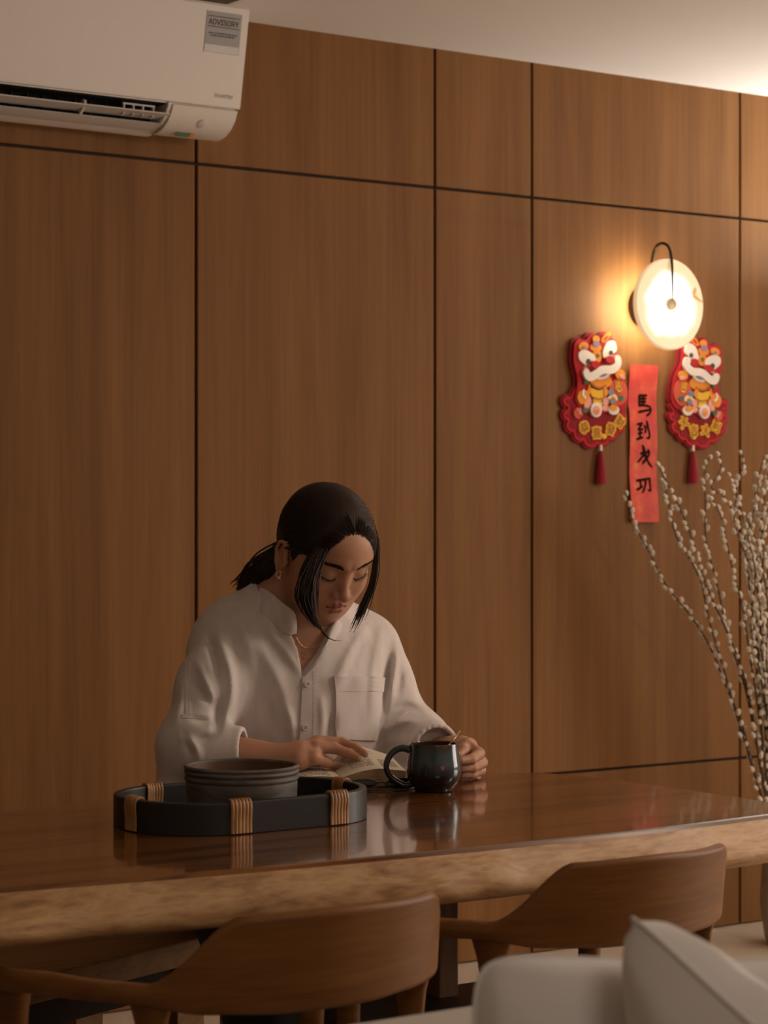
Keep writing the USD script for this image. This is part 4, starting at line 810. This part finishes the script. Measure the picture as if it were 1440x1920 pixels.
def left_arm(P): return smin(cone(P, Lel + [-.02, 0, 0], Lwr, .040, .0235), left_hand(P), .012)
headf = lambda P: face(toH(P)) * HS
def head_neck(P): return smin(headf(P), body_core(P), .012)
hb = frH([(-.12, -.1, -.12), (.12, .1, .15), (-.12, .1, .15), (.12, -.1, -.12), (.12, -.1, .15), (-.12, .1, -.12)])
HEADM = surface_nets(head_neck, (2.07, 3.16, .945), (2.30, 3.45, 1.262), .00145)
RARM = surface_nets(right_arm, (1.83, 3.10, .72), (2.26, 3.40, .88), .0014)
LARM = surface_nets(left_arm, (2.235, 2.96, .715), (2.56, 3.43, .86), .0015)
def trunk(P):
    d = body_core(P)
    d = smin(d, chain(P, [Rsh + [.03, 0, -.01], at(388, 1292, y=3.37), Rel + [.004, .005, 0]], [.042, .040, .038], .02), .02); d = smin(d, chain(P, [Lsh + [-.05, .01, -.01], at(708, 1280, y=3.37), Lel + [-.03, 0, 0]], [.042, .040, .038], .02), .02)
    return d
TRUNK = surface_nets(trunk, (1.82, 3.20, .44), (2.52, 3.70, 1.03), .006)
try:
    parts_ = [tri2man(t) for t in (HEADM, TRUNK, RARM, LARM)]
    assert all(not q.is_empty() for q in parts_)
    BODY = man2tri(m3.Manifold.batch_boolean(parts_, m3.OpType.Add))
except Exception as e:
    BODY = cat(HEADM, TRUNK, RARM, LARM)
bv = np.asarray(BODY.vertices); q = toH(bv); s = np.abs(q[:, 1])
# skin tint per vertex: the lips, the cheeks and the nails have their own colour
def soft(d, w): return np.clip(1 - d / w, 0, 1)
qs = np.c_[q[:, 0], s, q[:, 2]]
lipd = np.minimum(chain(qs, [(0.0872, 0, -.0445), (0.0867, .006, -.0430), (0.0819, .017, -.0455), (0.0732, .0260, -.0477)], [.0036, .0040, .0032, .0016]), chain(qs, [(0.0857, 0, -.0552), (0.0845, .008, -.0547), (0.0797, .018, -.0518), (0.0732, .0250, -.0485)], [.0052, .0050, .0036, .0014]))
lip = soft(np.maximum(lipd, 0), .0022) * (q[:, 0] > .065) * (np.abs(q[:, 2] + .049) < .016)
blush = np.exp(-(((q[:, 0] - .06) / .03) ** 2 + ((s - .042) / .02) ** 2 + ((q[:, 2] + .015) / .02) ** 2)) * .35 * (q[:, 0] > .03)
skin = np.array([.52, .275, .175]); col = np.repeat(skin[None], len(bv), 0)
col = col * (1 - lip[:, None]) + np.array([.29, .075, .060]) * lip[:, None]
col = col * (1 - blush[:, None]) + np.array([.50, .235, .165]) * blush[:, None]
SKIN = mat('skin', {'a': ('attribute', {'attribute': 'tint'}), 'g': ('geometry', {}), 'n': ('noise_texture', {'scale': 700.0, 'detail': 2.0}), 'b': ('bump', {'strength': .12, 'distance': .0006}),
                    'p': ('principled_bsdf', {'roughness': .47, 'specular_ior_level': .4, 'subsurface_weight': .12, 'subsurface_radius': (1.0, .35, .2), 'subsurface_scale': .004})},
           [('a.color', 'p.base_color'), ('g.position', 'n.vector'), ('n.fac', 'b.height'), ('b.normal', 'p.normal')])
HAIR = mat('dark_hair', {'p': ('principled_bsdf', {'base_color': (.024, .0128, .0082), 'roughness': .55, 'specular_ior_level': .25})})
SHIRT = mat('white_linen', {'g': ('geometry', {}), 'n': ('noise_texture', {'scale': 900.0, 'detail': 2.0}), 'n2': ('noise_texture', {'scale': 60.0, 'detail': 4.0}), 'mm': ('mapping', {'scale': (1, 1, .25)}), 'r': ('rgb_ramp', {'ramp': [(.3, (.68, .625, .600)), (.7, (.76, .705, .68))]}), 'b': ('bump', {'strength': .25, 'distance': .0006}),
                    'p': ('principled_bsdf', {'roughness': .85, 'sheen_weight': .15, 'specular_ior_level': .25})},
            [('g.position', 'n.vector'), ('g.position', 'mm.vector'), ('mm.vector', 'n2.vector'), ('n2.fac', 'r.fac'), ('r.color', 'p.base_color'), ('n.fac', 'b.height'), ('b.normal', 'p.normal')])
TROUS = plain('dark_trousers', (.020, .022, .020), .85); SHOEM = plain('shoe_leather', (.04, .03, .025), .5)
person = thing('person', 'seated person in a white collarless shirt reading a book, dark hair tied back', 'person', (0, 0, 0))
nrm = BODY
obj('body', BODY, SKIN, person, smooth=True, color=col)
# ---- hair
def onface(q, off=0.0):
    q = np.atleast_2d(np.array(q, float))
    for _ in range(5):
        n = len(q); A = face(np.vstack([q] + [q + e for e in np.eye(3) * 1e-4])).reshape(4, n); d = A[0]; g = ((A[1:] - d) / 1e-4).T; g = g / (np.linalg.norm(g, axis=1, keepdims=True) + 1e-9); q = q - g * (d - off)[:, None] * .9
    return q, g
def hairline(th):
    return np.interp(th, [0, 8, 16, 24, 32, 40, 50, 62, 70, 78, 84, 88, 100, 112, 130, 180], [.103, .102, .097, .087, .071, .054, .044, .036, .026, .004, .008, .032, .034, -.002, -.048, -.060])
def cap(P):
    q = toH(P); d = ell(q, (-.012, 0, .050), (.101, .082, .084)); d = smin(d, ell(q, (-.062, 0, .005), (.045, .060, .060)), .03)
    fd = face(q)
    part = np.exp(-((q[:, 1] - .012) / .005) ** 2) * (q[:, 0] > -.04) * (q[:, 2] > .05); d = d + part * .0
    th = np.degrees(np.arctan2(np.abs(q[:, 1]), q[:, 0])); cut = hairline(th) - q[:, 2] + (noise(q * 260, 3) - .5) * .003
    d = d + .004 * np.exp(np.minimum(cut, 0) / .012) * (th < 89); d = smin(d, fd - .0010 - .0030 * (1 - np.exp(np.minimum(cut, 0) / .02)) , .004)   # thins out towards the hairline
    return smax(d, cut, .003) * HS
CAP = surface_nets(cap, (2.07, 3.14, 1.01), (2.30, 3.45, 1.27), .002)
hair = obj('hair', CAP, HAIR, person, smooth=60)
rs = np.random.default_rng(5); st_ = []
def on_cap(dirs, lift):
    c = np.array([-.012, 0, .050]); r = np.array([.101, .082, .084]); d = dirs / np.linalg.norm(dirs, axis=1, keepdims=True); k = 1 / np.linalg.norm(d / r, axis=1); return c + d * (k + lift)[:, None]
for side in (-1, 1):
    for k in range(260):
        f0 = rs.uniform(-.05, .085); a = np.array([f0 + .012, .012 + side * .001, .115 if f0 < .05 else .080]); a[2] = .02 + .098 * math.sqrt(max(.02, 1 - (f0 / .104) ** 2)) - .05
        tw = rs.uniform(0, 1); mid = np.array([.05 * (f0 / .085) + .012 - .01 * tw, side * (.085), .05 - .055 * tw * (f0 / .085 if f0 > 0 else 0) + .02 * (1 - tw)])
        e = np.array([-.075, side * rs.uniform(0, .03) - .01, -.075 + rs.normal() * .010])
        t = np.linspace(0, 1, 16)[:, None]; d = (1 - t) ** 2 * a + 2 * t * (1 - t) * mid * 1.25 + t ** 2 * e
        lift = rs.uniform(-.0012, .0016) * np.sin(np.pi * t[:, 0] * .98 + .02) ** .4 + .0004
        Q = on_cap(d, lift); th = np.degrees(np.arctan2(np.abs(Q[:, 1]), Q[:, 0])); keep = Q[:, 2] > hairline(th) + .0005; Q = Q - (Q - [-.012, 0, .05]) / np.linalg.norm(Q - [-.012, 0, .05], axis=1, keepdims=True) * (.0035 * np.exp(-np.maximum(Q[:, 2] - hairline(th), 0) / .014) * (th < 89))[:, None]
        Q = Q[keep] if keep.sum() > 5 else None
        if Q is not None: st_.append(tube(frH(Q), np.r_[np.full(len(Q) - 1, rs.uniform(.0008, .0015)), .0003], 5))
obj('hair_strands', cat(*st_), HAIR, hair, smooth=60, kind='stuff')
# fine hairs that rise from the hairline and sweep back from the brow
out = []
for side in (-1, 1):
    for k in range(170):
        th = rs.uniform(0, 58); r_ = np.radians(th); d0 = np.array([math.cos(r_), side * math.sin(r_), 0]); u0 = float(hairline(th)) - rs.uniform(.0, .004)
        lo_, hi_ = .02, .13
        for _ in range(13):
            md = (lo_ + hi_) / 2
            if face((d0 * md + [0, 0, u0])[None])[0] < 0: lo_ = md
            else: hi_ = md
        g0 = (d0 * lo_ + [0, 0, u0])[None]; L = rs.uniform(.028, .058); back = np.array([-.45, side * (.15 + min(th, 25) / 25 * .75 + th / 120), .45 - th / 140]); back /= np.linalg.norm(back)
        q_ = np.vstack([g0[0] + back * L * s_ for s_ in np.linspace(0, 1, 7)]); q2, _ = onface(q_, 0); q2 = q2 + (q2 - [-.012, 0, .05]) / np.linalg.norm(q2 - [-.012, 0, .05], axis=1, keepdims=True) * np.array([.0003, .0018, .0030, .0036, .0038, .0036, .0030])[:, None]
        out.append(tube(frH(q2), [.0003, .0007, .0009, .0008, .0006, .0004, .0002], 4))
obj('baby_hair', cat(*out), HAIR, hair, smooth=60, kind='stuff')
pl3 = on_cap(np.array([[f + .012, .0125, .02 + .098 * math.sqrt(max(.02, 1 - (f / .104) ** 2)) - .05] for f in np.linspace(.088, .0, 24)]), .0012)
obj('parting', tube(frH(pl3), np.r_[.0004, np.full(21, .0006), .0004, .0002], 6), plain('scalp', (.20, .12, .085), .6), hair)
# low ponytail
pt_ = [frH([(-.080, -.020, -.035)])[0], at(512, 1066, y=3.40), at(490, 1086, y=3.43), at(472, 1102, y=3.45), at(462, 1109, y=3.46)]
tail = surface_nets(lambda P: chain(P, pt_, [.026, .028, .028, .023, .015], .01), np.min(pt_, 0) - .04, np.max(pt_, 0) + .04, .0025)
pony = obj('ponytail', tail, HAIR, hair, smooth=60)
st_ = []
for k in range(280):
    o = rs.normal(size=3) * .008; o2 = rs.normal(size=3) * .008
    P = smooth_path([pt_[0] + o * .8, pt_[1] + o * 1.5, pt_[2] + o * 1.5 + o2 * .3, pt_[3] + o + o2 * .6 + [0, 0, rs.normal() * .004], pt_[4] + o * .6 + o2 * .9 + (pt_[4] - pt_[3]) * rs.uniform(-.5, 1.2)], 14)
    st_.append(tube(P, np.r_[np.full(12, .0015), .0010, .0003], 5))
obj('loose_ends', cat(*st_), HAIR, pony, smooth=60, kind='stuff')
def lock(px, ys, wid, n, seed, name, th=.0012):
    rs = np.random.default_rng(seed); C = [at(x, y_, y=d) for (x, y_), d in zip(px, ys)]; out = []
    for k in range(n):
        a = rs.normal() * .5; b = rs.normal() * .5; c = rs.uniform(.72, 1.0); j = rs.normal(size=(len(C), 2)) * .12
        P = smooth_path([p + RGT * w * (a + j[i, 0]) + FWD * w * .5 * (b + j[i, 1]) for i, (p, w) in enumerate(zip(C, wid))], 26)[:int(26 * c)]
        out.append(tube(P, np.r_[np.full(len(P) - 5, th), np.linspace(th, .0002, 5)], 5))
    obj(name, cat(*out), HAIR, hair, smooth=60, kind='stuff')
lock([(640, 1000), (620, 1010), (603, 1028), (588, 1060), (577, 1095), (574, 1120), (580, 1146), (592, 1170), (608, 1187)], [3.216, 3.217, 3.218, 3.214, 3.210, 3.206, 3.204, 3.202, 3.20], [.004, .008, .009, .010, .013, .013, .011, .008, .004], 170, 1, 'side_lock')
lock([(588, 1030), (574, 1056), (563, 1085), (562, 1115)], [3.235, 3.235, 3.232, 3.23], [.006, .008, .006, .005], 14, 3, 'side_lock', .0006)
lock([(600, 1172), (610, 1190), (622, 1199), (634, 1201), (645, 1199)], [3.20, 3.20, 3.20, 3.20, 3.20], [.003, .002, .001, .0006, .0003], 5, 7, 'side_lock', .0005)
lock([(694, 985), (702, 1010), (705.5, 1045), (702, 1078), (692, 1112), (680, 1142), (667, 1170), (655, 1194)], [3.235, 3.23, 3.225, 3.22, 3.215, 3.21, 3.207, 3.205], [.005, .005, .0045, .005, .006, .008, .009, .008], 60, 2, 'side_lock', .0009)
# brows and lashes: small strips laid on the face
for sgn in (-1, 1):
    ctl = smooth_path([(.088, sgn * .0125, .0385), (.085, sgn * .022, .0425), (.078, sgn * .034, .0440), (.066, sgn * .049, .0425)], 22)
    out = []; r2 = np.random.default_rng(11 + sgn)
    for k in range(230):
        t = r2.uniform(0, .93); i = t * 21; c = np.array([np.interp(i, np.arange(22), ctl[:, j]) for j in range(3)]); w = .0044 * (1 - .7 * t) * min(1, .45 + t * 4)
        c2 = np.array([np.interp(min(i + 2.2, 21), np.arange(22), ctl[:, j]) for j in range(3)])
        zz = r2.uniform(-1, 1) * w; a, _ = onface([c + [0, 0, zz]], .0003); b, _ = onface([c2 + [0, 0, zz * .75 + .0004]], .0007)
        out.append(tube(frH(np.vstack([a, (a + b) / 2 + (onface([(a + b)[0] / 2])[1]) * .0002, b])), [.00055, .0005, .0002], 4))
    obj('eyebrow', cat(*out), HAIR, person, smooth=60)
    ctl = smooth_path([(.080, sgn * .0175, .0125), (.084, sgn * .024, .0095), (.083, sgn * .032, .0090), (.078, sgn * .040, .0115), (.070, sgn * .0465, .0160)], 20)
    L_, g = onface(ctl, .0003); out = [tube(frH(L_), np.r_[.0004, np.full(18, .00095), .0004], 6)]
    for k in range(2, 20):
        a = L_[k]; b = a + g[k] * .0042 + np.array([0, sgn * .0006, -.0040]); out.append(tube(frH(np.array([a, (a + b) / 2 + g[k] * .0007, b])), [.00035, .0003, .0001], 4))
    obj('eyelashes', cat(*out), HAIR, person, smooth=60)
    cr = smooth_path([(.082, sgn * .0185, .0150), (.083, sgn * .026, .0180), (.080, sgn * .035, .0185), (.073, sgn * .043, .0160)], 14)
# earring and necklace
lobe = frH([(-.004, -.083, -.034)])[0]
er = thing_er = obj('earring', tube(np.array([lobe + RGT * .0040 * math.cos(a) + np.array([0, 0, .0055 * math.sin(a)]) + [0, -.004, -.002] for a in np.linspace(0, 2 * np.pi, 25)]), .0011, 8), GOLD, person, smooth=60)
pe = trimesh.creation.icosphere(subdivisions=2, radius=.0026); pe.apply_translation(lobe + [0, -.006, -.0080]); obj('pearl', pe, PEARL, er, smooth=True)

# ---- the shirt
LV, RV, BV = at(551, 1163, y=3.285), at(624, 1172, y=3.285), at(569, 1271, y=3.274)
CUFR = at(444, 1411, y=3.262); CUFL = at(814, 1402, y=3.23)
FOLDS = [   # (pixels along the fold, width px, height m): ridges positive, valleys negative
 ([(400, 1165), (425, 1230), (437, 1300), (412, 1370)], 10, .006), ([(385, 1175), (402, 1240), (412, 1310)], 8, -.006), ([(412, 1290), (409, 1340), (402, 1385)], 9, -.009),
 ([(420, 1160), (440, 1220), (446, 1300), (440, 1370)], 9, -.004), ([(448, 1165), (470, 1230), (480, 1290)], 12, .004), ([(365, 1230), (392, 1290), (408, 1325)], 8, .005), ([(358, 1275), (385, 1310), (404, 1330)], 6, -.004),
 ([(455, 1175), (500, 1240), (530, 1300), (545, 1380)], 14, .005), ([(470, 1160), (520, 1225), (556, 1270)], 11, -.004), ([(520, 1180), (545, 1235), (566, 1268)], 7, .004), ([(505, 1135), (525, 1190), (556, 1255)], 5, -.004), ([(480, 1290), (510, 1340), (525, 1395)], 12, -.004), ([(530, 1310), (545, 1350), (548, 1395)], 7, .004),
 ([(330, 1375), (365, 1400), (372, 1440)], 9, .006), ([(350, 1345), (390, 1352), (408, 1348)], 5, -.005), ([(352, 1388), (385, 1384), (410, 1376)], 6, -.005), ([(340, 1365), (352, 1395), (362, 1425)], 6, -.004), ([(345, 1240), (340, 1300), (325, 1370)], 10, .004),
 ([(700, 1150), (672, 1200), (640, 1260), (615, 1310)], 12, .005), ([(690, 1185), (668, 1225), (648, 1262)], 8, -.003), ([(722, 1160), (706, 1225), (697, 1300), (694, 1375)], 10, .004),
 ([(735, 1180), (729, 1240), (719, 1330), (711, 1380)], 9, -.007), ([(745, 1200), (742, 1250), (730, 1310), (722, 1345)], 9, .006), ([(750, 1240), (748, 1280), (742, 1310)], 6, -.005), ([(722, 1350), (760, 1325), (795, 1335)], 7, -.005), ([(715, 1375), (745, 1355), (790, 1350)], 8, .006), ([(728, 1392), (758, 1374), (785, 1374)], 9, -.002), ([(625, 1330), (620, 1360), (612, 1395)], 8, -.004), ([(600, 1290), (605, 1340), (602, 1390)], 8, .003)]
FP = [(np.array(smooth_path(np.array(p, float), 30)), max(w, 7.5), a * 1.6) for p, w, a in FOLDS]
def pix(P):
    d = P - EYE; Z = d @ FWD; return np.c_[720 + F_PX * (d @ RGT) / Z, 960 - F_PX * d[:, 2] / Z]
def wrinkle(P):
    """Cloth relief: named folds on the front and sleeves, and a soft overall crease noise."""
    g = (fbm(P * [9, 9, 6], 3, 21) - .5) * .010 + (fbm(P * [26, 26, 18], 2, 31) - .5) * .003
    uv = pix(P); front = np.clip((3.47 - P[:, 1]) / .04, 0, 1)
    for p, w, a in FP:
        m = (uv[:, 0] > p[:, 0].min() - 3 * w) & (uv[:, 0] < p[:, 0].max() + 3 * w) & (uv[:, 1] > p[:, 1].min() - 3 * w) & (uv[:, 1] < p[:, 1].max() + 3 * w)
        if m.any():
            d2 = ((uv[m][:, None] - p[None]) ** 2).sum(-1); wt = np.exp(-(d2 - d2.min(1, keepdims=True)) / (w * w * .5)); i = (wt * np.arange(30)).sum(1) / wt.sum(1); e = np.sin(np.clip((i - .4) / 28.2, 0, 1) * np.pi) ** 1.3; g[m] += a * np.exp(-d2.min(1) / w ** 2) * e * front[m]
    return g
SLR = [Rsh + [.036, .0, -.002], at(399, 1292, y=3.37), at(362, 1400, y=3.335), at(385, 1412, y=3.30), CUFR]
SLL = [Lsh + [-.045, .01, -.002], at(708, 1280, y=3.37), at(750, 1368, y=3.35), at(786, 1390, y=3.30), CUFL]
def shirt0(P):
    d = ell(P, (2.178, 3.405, .885), (.180, .140, .165), TM)
    d = smin(d, ell(P, (2.185, 3.44, .70), (.165, .150, .24), TM), .08)
    d = smin(d, cone(P, (2.08, 3.44, .952), (2.315, 3.365, .947), .064, .060), .05)
    d = smin(d, cone(P, (2.10, 3.44, .985), (2.165, 3.415, 1.005), .055, .062), .04); d = smin(d, cone(P, (2.27, 3.40, .975), (2.175, 3.415, 1.005), .055, .060), .04)
    d = smin(d, chain(P, SLR, [.064, .060, .051, .046, .040], .03), .016)
    d = smin(d, chain(P, SLL, [.060, .058, .054, .049, .043], .03), .016)
    nb = np.maximum(body_core(P) - .008, P[:, 2] - (1.012 + (P[:, 1] - 3.28) * .40)); d = smin(d, nb, .012)
    d = smin(d, chain(P, [at(350, 1395, y=3.345), at(338, 1470, y=3.36), at(342, 1520, y=3.37)], [.044, .038, .028], .02), .03)
    return d
def shirt1(P): return shirt0(P) - wrinkle(P)
ZL = np.array([0, 0, 1.0]); vn = np.cross(RV - LV, BV - LV); vn /= np.linalg.norm(vn)
def wedge(P):
    """The open neck: inside the V, through the front of the shirt."""
    c = (LV + RV + BV) / 3; d = None
    for a, b, bow in ((LV, BV, -.006), (BV, RV, .004)):
        e = b - a; o = np.cross(e, vn); o /= np.linalg.norm(o); o = -o if (c - a) @ o > 0 else o
        t = np.clip(((P - a) @ e) / (e @ e), 0, 1); k = (P - a) @ o - bow * np.sin(np.pi * t); d = k if d is None else np.maximum(d, k)
    si = (P - c) @ vn * np.sign(vn[1]); d = np.maximum(d, np.maximum(si - .036, -si - .08)); return d
def shirt(P):
    d = shirt1(P)
    d = smax(d, -wedge(P), .003)
    for c, ax, r in ((CUFR, CUFR - SLR[3], .034), (CUFL, CUFL - SLL[3], .036)):
        ax = ax / np.linalg.norm(ax); k = (P - c) @ ax; d = smax(d, -np.maximum(np.maximum(np.linalg.norm((P - c) - k[:, None] * ax, axis=1) - r, -k - .012), k - .06), .003)
        rad = np.linalg.norm((P - c) - k[:, None] * ax, axis=1); d = np.where((k > .012) & (rad < .08), np.maximum(d, k - .012), d)
    return d
SHM = surface_nets(shirt, (1.80, 3.08, .50), (2.62, 3.68, 1.09), .0030, margin=2.6)
comp = trimesh.graph.connected_components(SHM.face_adjacency, min_len=2000, nodes=np.arange(len(SHM.faces)))
SHM = SHM.submesh([np.concatenate(comp)], append=True, repair=False) if len(comp) else SHM
trimesh.smoothing.filter_taubin(SHM, lamb=.4, nu=.42, iterations=4)
sh = obj('shirt', SHM, SHIRT, person, smooth=True, label='white collarless linen shirt')
def hit(px, py):
    """Where the line of sight of a pixel meets the shirt's surface, and the surface's normal there."""
    px, py = np.broadcast_arrays(np.asarray(px, float), np.asarray(py, float)); shp = px.shape; n = px.size
    D = FWD + (px.reshape(-1, 1) - 720) / F_PX * RGT - (py.reshape(-1, 1) - 960) / F_PX * ZL; D /= np.linalg.norm(D, axis=1, keepdims=True)
    t = np.full(n, 3.35)
    for _ in range(90): t = t + np.clip(shirt1(EYE + t[:, None] * D), -.02, .03) * .55
    P = EYE + t[:, None] * D; d0 = shirt1(P); g = np.stack([(shirt1(P + e) - d0) / 1e-3 for e in np.eye(3) * 1e-3], 1); g /= np.linalg.norm(g, axis=1, keepdims=True)
    return P.reshape(*shp, 3), g.reshape(*shp, 3)
def patch(quad, nu, nv, off, thick=.006):
    (a, b, c, d) = [np.array(q, float) for q in quad]; u, v = np.meshgrid(np.linspace(0, 1, nu), np.linspace(0, 1, nv), indexing='ij')
    Q = (1 - u)[..., None] * ((1 - v)[..., None] * a + v[..., None] * d) + u[..., None] * ((1 - v)[..., None] * b + v[..., None] * c)
    P, N = hit(Q[..., 0], Q[..., 1]); return grid_solid(P + N * off, P + N * (off - thick))
obj('placket', patch([(567, 1272), (594, 1245), (592, 1400), (560, 1400)], 8, 40, .0026), SHIRT, sh, smooth=50)
obj('placket_stitching', cat(*[patch([(x, y), (x + .9, y), (x + .9, y + 5), (x, y + 5)], 2, 2, .0033, .001) for x in (586.5,) for y in range(1258, 1398, 7)]), SHIRT, sh)
for bx, by in ((575, 1283), (571, 1363)):
    P, N = hit(np.array([bx]), np.array([by])); Mx = trimesh.geometry.align_vectors([0, 0, 1], N[0])[:3, :3]
    bt_ = lathe([(0, .0022), (.0034, .0022), (.0040, .0030), (.0052, .0028), (.0055, .0016), (.0050, 0), (0, 0)], 24)
    b_ = obj('button', trimesh.Trimesh(bt_.vertices @ Mx.T + P[0] + N[0] * .0027, bt_.faces, process=False), PEARL, sh, smooth=40)
    th_ = cat(*[box((x - .0006, y - .0006, .0020), (x + .0006, y + .0006, .0027)) for x in (-.0012, .0012) for y in (-.0012, .0012)])
    obj('thread', trimesh.Trimesh(th_.vertices @ Mx.T + P[0] + N[0] * .0028, th_.faces, process=False), PRINTG, b_)
obj('pocket', patch([(626, 1269), (716, 1271), (704, 1387), (629, 1385)], 30, 34, .0044), SHIRT, sh, smooth=50)
obj('pocket_hem', patch([(625.5, 1268), (716.5, 1270), (714, 1297), (626.5, 1296)], 30, 10, .0056), SHIRT, sh, smooth=50)
obj('pocket_flap', patch([(626, 1269), (633, 1269), (634.5, 1385), (629.5, 1385)], 4, 30, .0054), SHIRT, sh, smooth=50)
obj('sleeve_seam', patch([(347, 1240), (356, 1240), (357, 1340), (348, 1340)], 4, 26, .0016), SHIRT, sh, smooth=50)
obj('sleeve_seam', patch([(342, 1340), (396, 1342), (396, 1348), (342, 1347)], 20, 4, .0016), SHIRT, sh, smooth=50)
obj('sleeve_seam', patch([(738, 1352), (762, 1330), (766, 1334), (742, 1356)], 12, 4, .0012), SHIRT, sh, smooth=50)
# band collar
def clear(px, py, f, off):
    """A point of the line of sight just in front of a body surface."""
    D = at(px, py, y=1.0) - EYE; D /= np.linalg.norm(D); t = 3.3
    for _ in range(80): t += min(max(float(f((EYE + t * D)[None])[0]) - off, -.02), .03) * .7
    return EYE + t * D
both = lambda P: np.minimum(np.minimum(body_core(P), headf(P)), np.maximum(shirt1(P), -wedge(P)))
shf = lambda P: np.minimum(np.maximum(shirt1(P), -wedge(P)), body_core(P))
top_ = [clear(556, 1163, both, .006), clear(553, 1150, both, .009), clear(535, 1134, both, .010), clear(511, 1114, both, .012), np.array([2.113, 3.405, 1.060]), np.array([2.126, 3.440, 1.064]), np.array([2.172, 3.464, 1.068]), np.array([2.222, 3.440, 1.058]), at(650, 1138, y=3.43), at(641, 1158, y=3.37), clear(625, 1172, shf, .004), clear(616, 1186, shf, .006)]
bot_ = [clear(556, 1188, both, .003), clear(544, 1190, both, .002), clear(520, 1176, both, .0), clear(493, 1152, both, .0), np.array([2.100, 3.405, 1.018]), np.array([2.114, 3.454, 1.024]), np.array([2.172, 3.478, 1.030]), np.array([2.232, 3.450, 1.030]), at(662, 1165, y=3.44), at(648, 1184, y=3.37), clear(630, 1196, shf, -.002), clear(607, 1213, shf, .002)]
T_, B_ = smooth_path(top_, 70), smooth_path(bot_, 70); k = np.linspace(0, 1, 8)[:, None, None]; C_ = T_[None] * (1 - k) + B_[None] * k
ctr = np.array([2.165, 3.39, 0]); out_ = C_ - ctr; out_[..., 2] = 0; out_ /= np.linalg.norm(out_, axis=-1, keepdims=True); C_ = C_ + out_ * (.004 * np.sin(k * np.pi))
obj('collar', grid_solid(C_ + out_ * .0014, C_ - out_ * .0014), SHIRT, sh, smooth=50)
# necklace on the chest
def chest(px, py):
    D = at(px, py, y=1.0) - EYE; D /= np.linalg.norm(D); t = 3.4
    for _ in range(60): t += float(body_core((EYE + t * D)[None])[0]) * .8
    return EYE + t * D - FWD * .0012
NP = [chest(*p) for p in ((612, 1196), (600, 1207), (588, 1214), (576, 1215), (566, 1210), (556, 1195))]
nk_ = obj('necklace', tube(smooth_path(NP, 40), .00045, 6), GOLD, person, smooth=60)
pc = chest(571, 1227)
obj('pendant', cat(*[tube(pc + np.array([RGT * a + ZL * b - FWD * .001 for a, b in pp]), .0007, 6) for pp in ([(-.0035, .006), (.0035, .006)], [(0, .012), (0, .0)], [(-.004, 0), (.004, 0), (.004, -.007), (-.004, -.007), (-.004, 0)], [(-.004, -.0035), (.004, -.0035)])]), GOLD, nk_)
# nails
NAIL = plain('nail', (.62, .50, .42), .25)
for nm, (p, r) in list(RH.items()):
    if nm in ('thumb', 'index'): continue
    a, b = p[2], p[3]; ax = (b - a) / np.linalg.norm(b - a); upv = ZL * .72 - FWD * .69; upv = upv - ax * (upv @ ax); upv /= np.linalg.norm(upv)
    sd = np.cross(ax, upv); c = b + upv * r[3] * .66 + ax * .0015
    u, v = np.meshgrid(np.linspace(-1, 1, 9), np.linspace(-1, 1, 9), indexing='ij'); rr = r[3] * .78
    W = (1 - .25 * np.clip(u, 0, 1) ** 2 * 1.0) * v * rr; X = u * .0062 + .0012
    top = c + X[..., None] * ax + W[..., None] * sd + (-.45 * (W / rr) ** 2 * rr + rr * .32 - .0009 * (u > .9))[..., None] * upv
    obj('fingernail', grid_solid(top, top - upv * .0009), NAIL, person, smooth=60)
a, b = LH['thumb'][0][2], LH['thumb'][0][3]; ax = (b - a) / np.linalg.norm(b - a); upv = -FWD * .8 - RGT * .5 + ZL * .2; upv -= ax * (upv @ ax); upv /= np.linalg.norm(upv); sd = np.cross(ax, upv)
u, v = np.meshgrid(np.linspace(-1, 1, 7), np.linspace(-1, 1, 7), indexing='ij'); top = b + (u * .005)[..., None] * ax + (v * .0048)[..., None] * sd + (.0066 - .0018 * v ** 2)[..., None] * upv
obj('fingernail', grid_solid(top, top - upv * .0009), NAIL, person, smooth=60)
# trousers and shoes
HipR, HipL = np.array([2.10, 3.545, .572]), np.array([2.28, 3.50, .572]); KnR, KnL = np.array([1.955, 3.20, .545]), np.array([2.18, 3.10, .545])
AnR, AnL = np.array([2.02, 3.10, .09]), np.array([2.20, 3.02, .09])
def trousers(P):
    d = cone(P, HipR, HipL, .112, .112)
    for h_, k_, a_ in ((HipR, KnR, AnR), (HipL, KnL, AnL)): d = smin(d, chain(P, [h_, k_, a_], [.092, .074, .062], .03), .03)
    return d - (fbm(P * 12, 3, 3) - .5) * .012
obj('trousers', surface_nets(trousers, (1.82, 2.9, .05), (2.48, 3.72, .70), .006), TROUS, person, smooth=True, label='dark loose trousers')
for a_ in (AnR, AnL):
    obj('shoe', surface_nets(lambda P: np.maximum(smin(chain(P, [a_ + [0, .02, -.035], a_ + [-.02, -.10, -.055], a_ + [-.035, -.17, -.06]], [.042, .036, .028], .02), sph(P, a_ + [0, 0, -.02], .045), .02), .004 - P[:, 2]), a_ - [.11, .24, .10], a_ + [.09, .09, .06], .005), SHOEM, person, smooth=True)
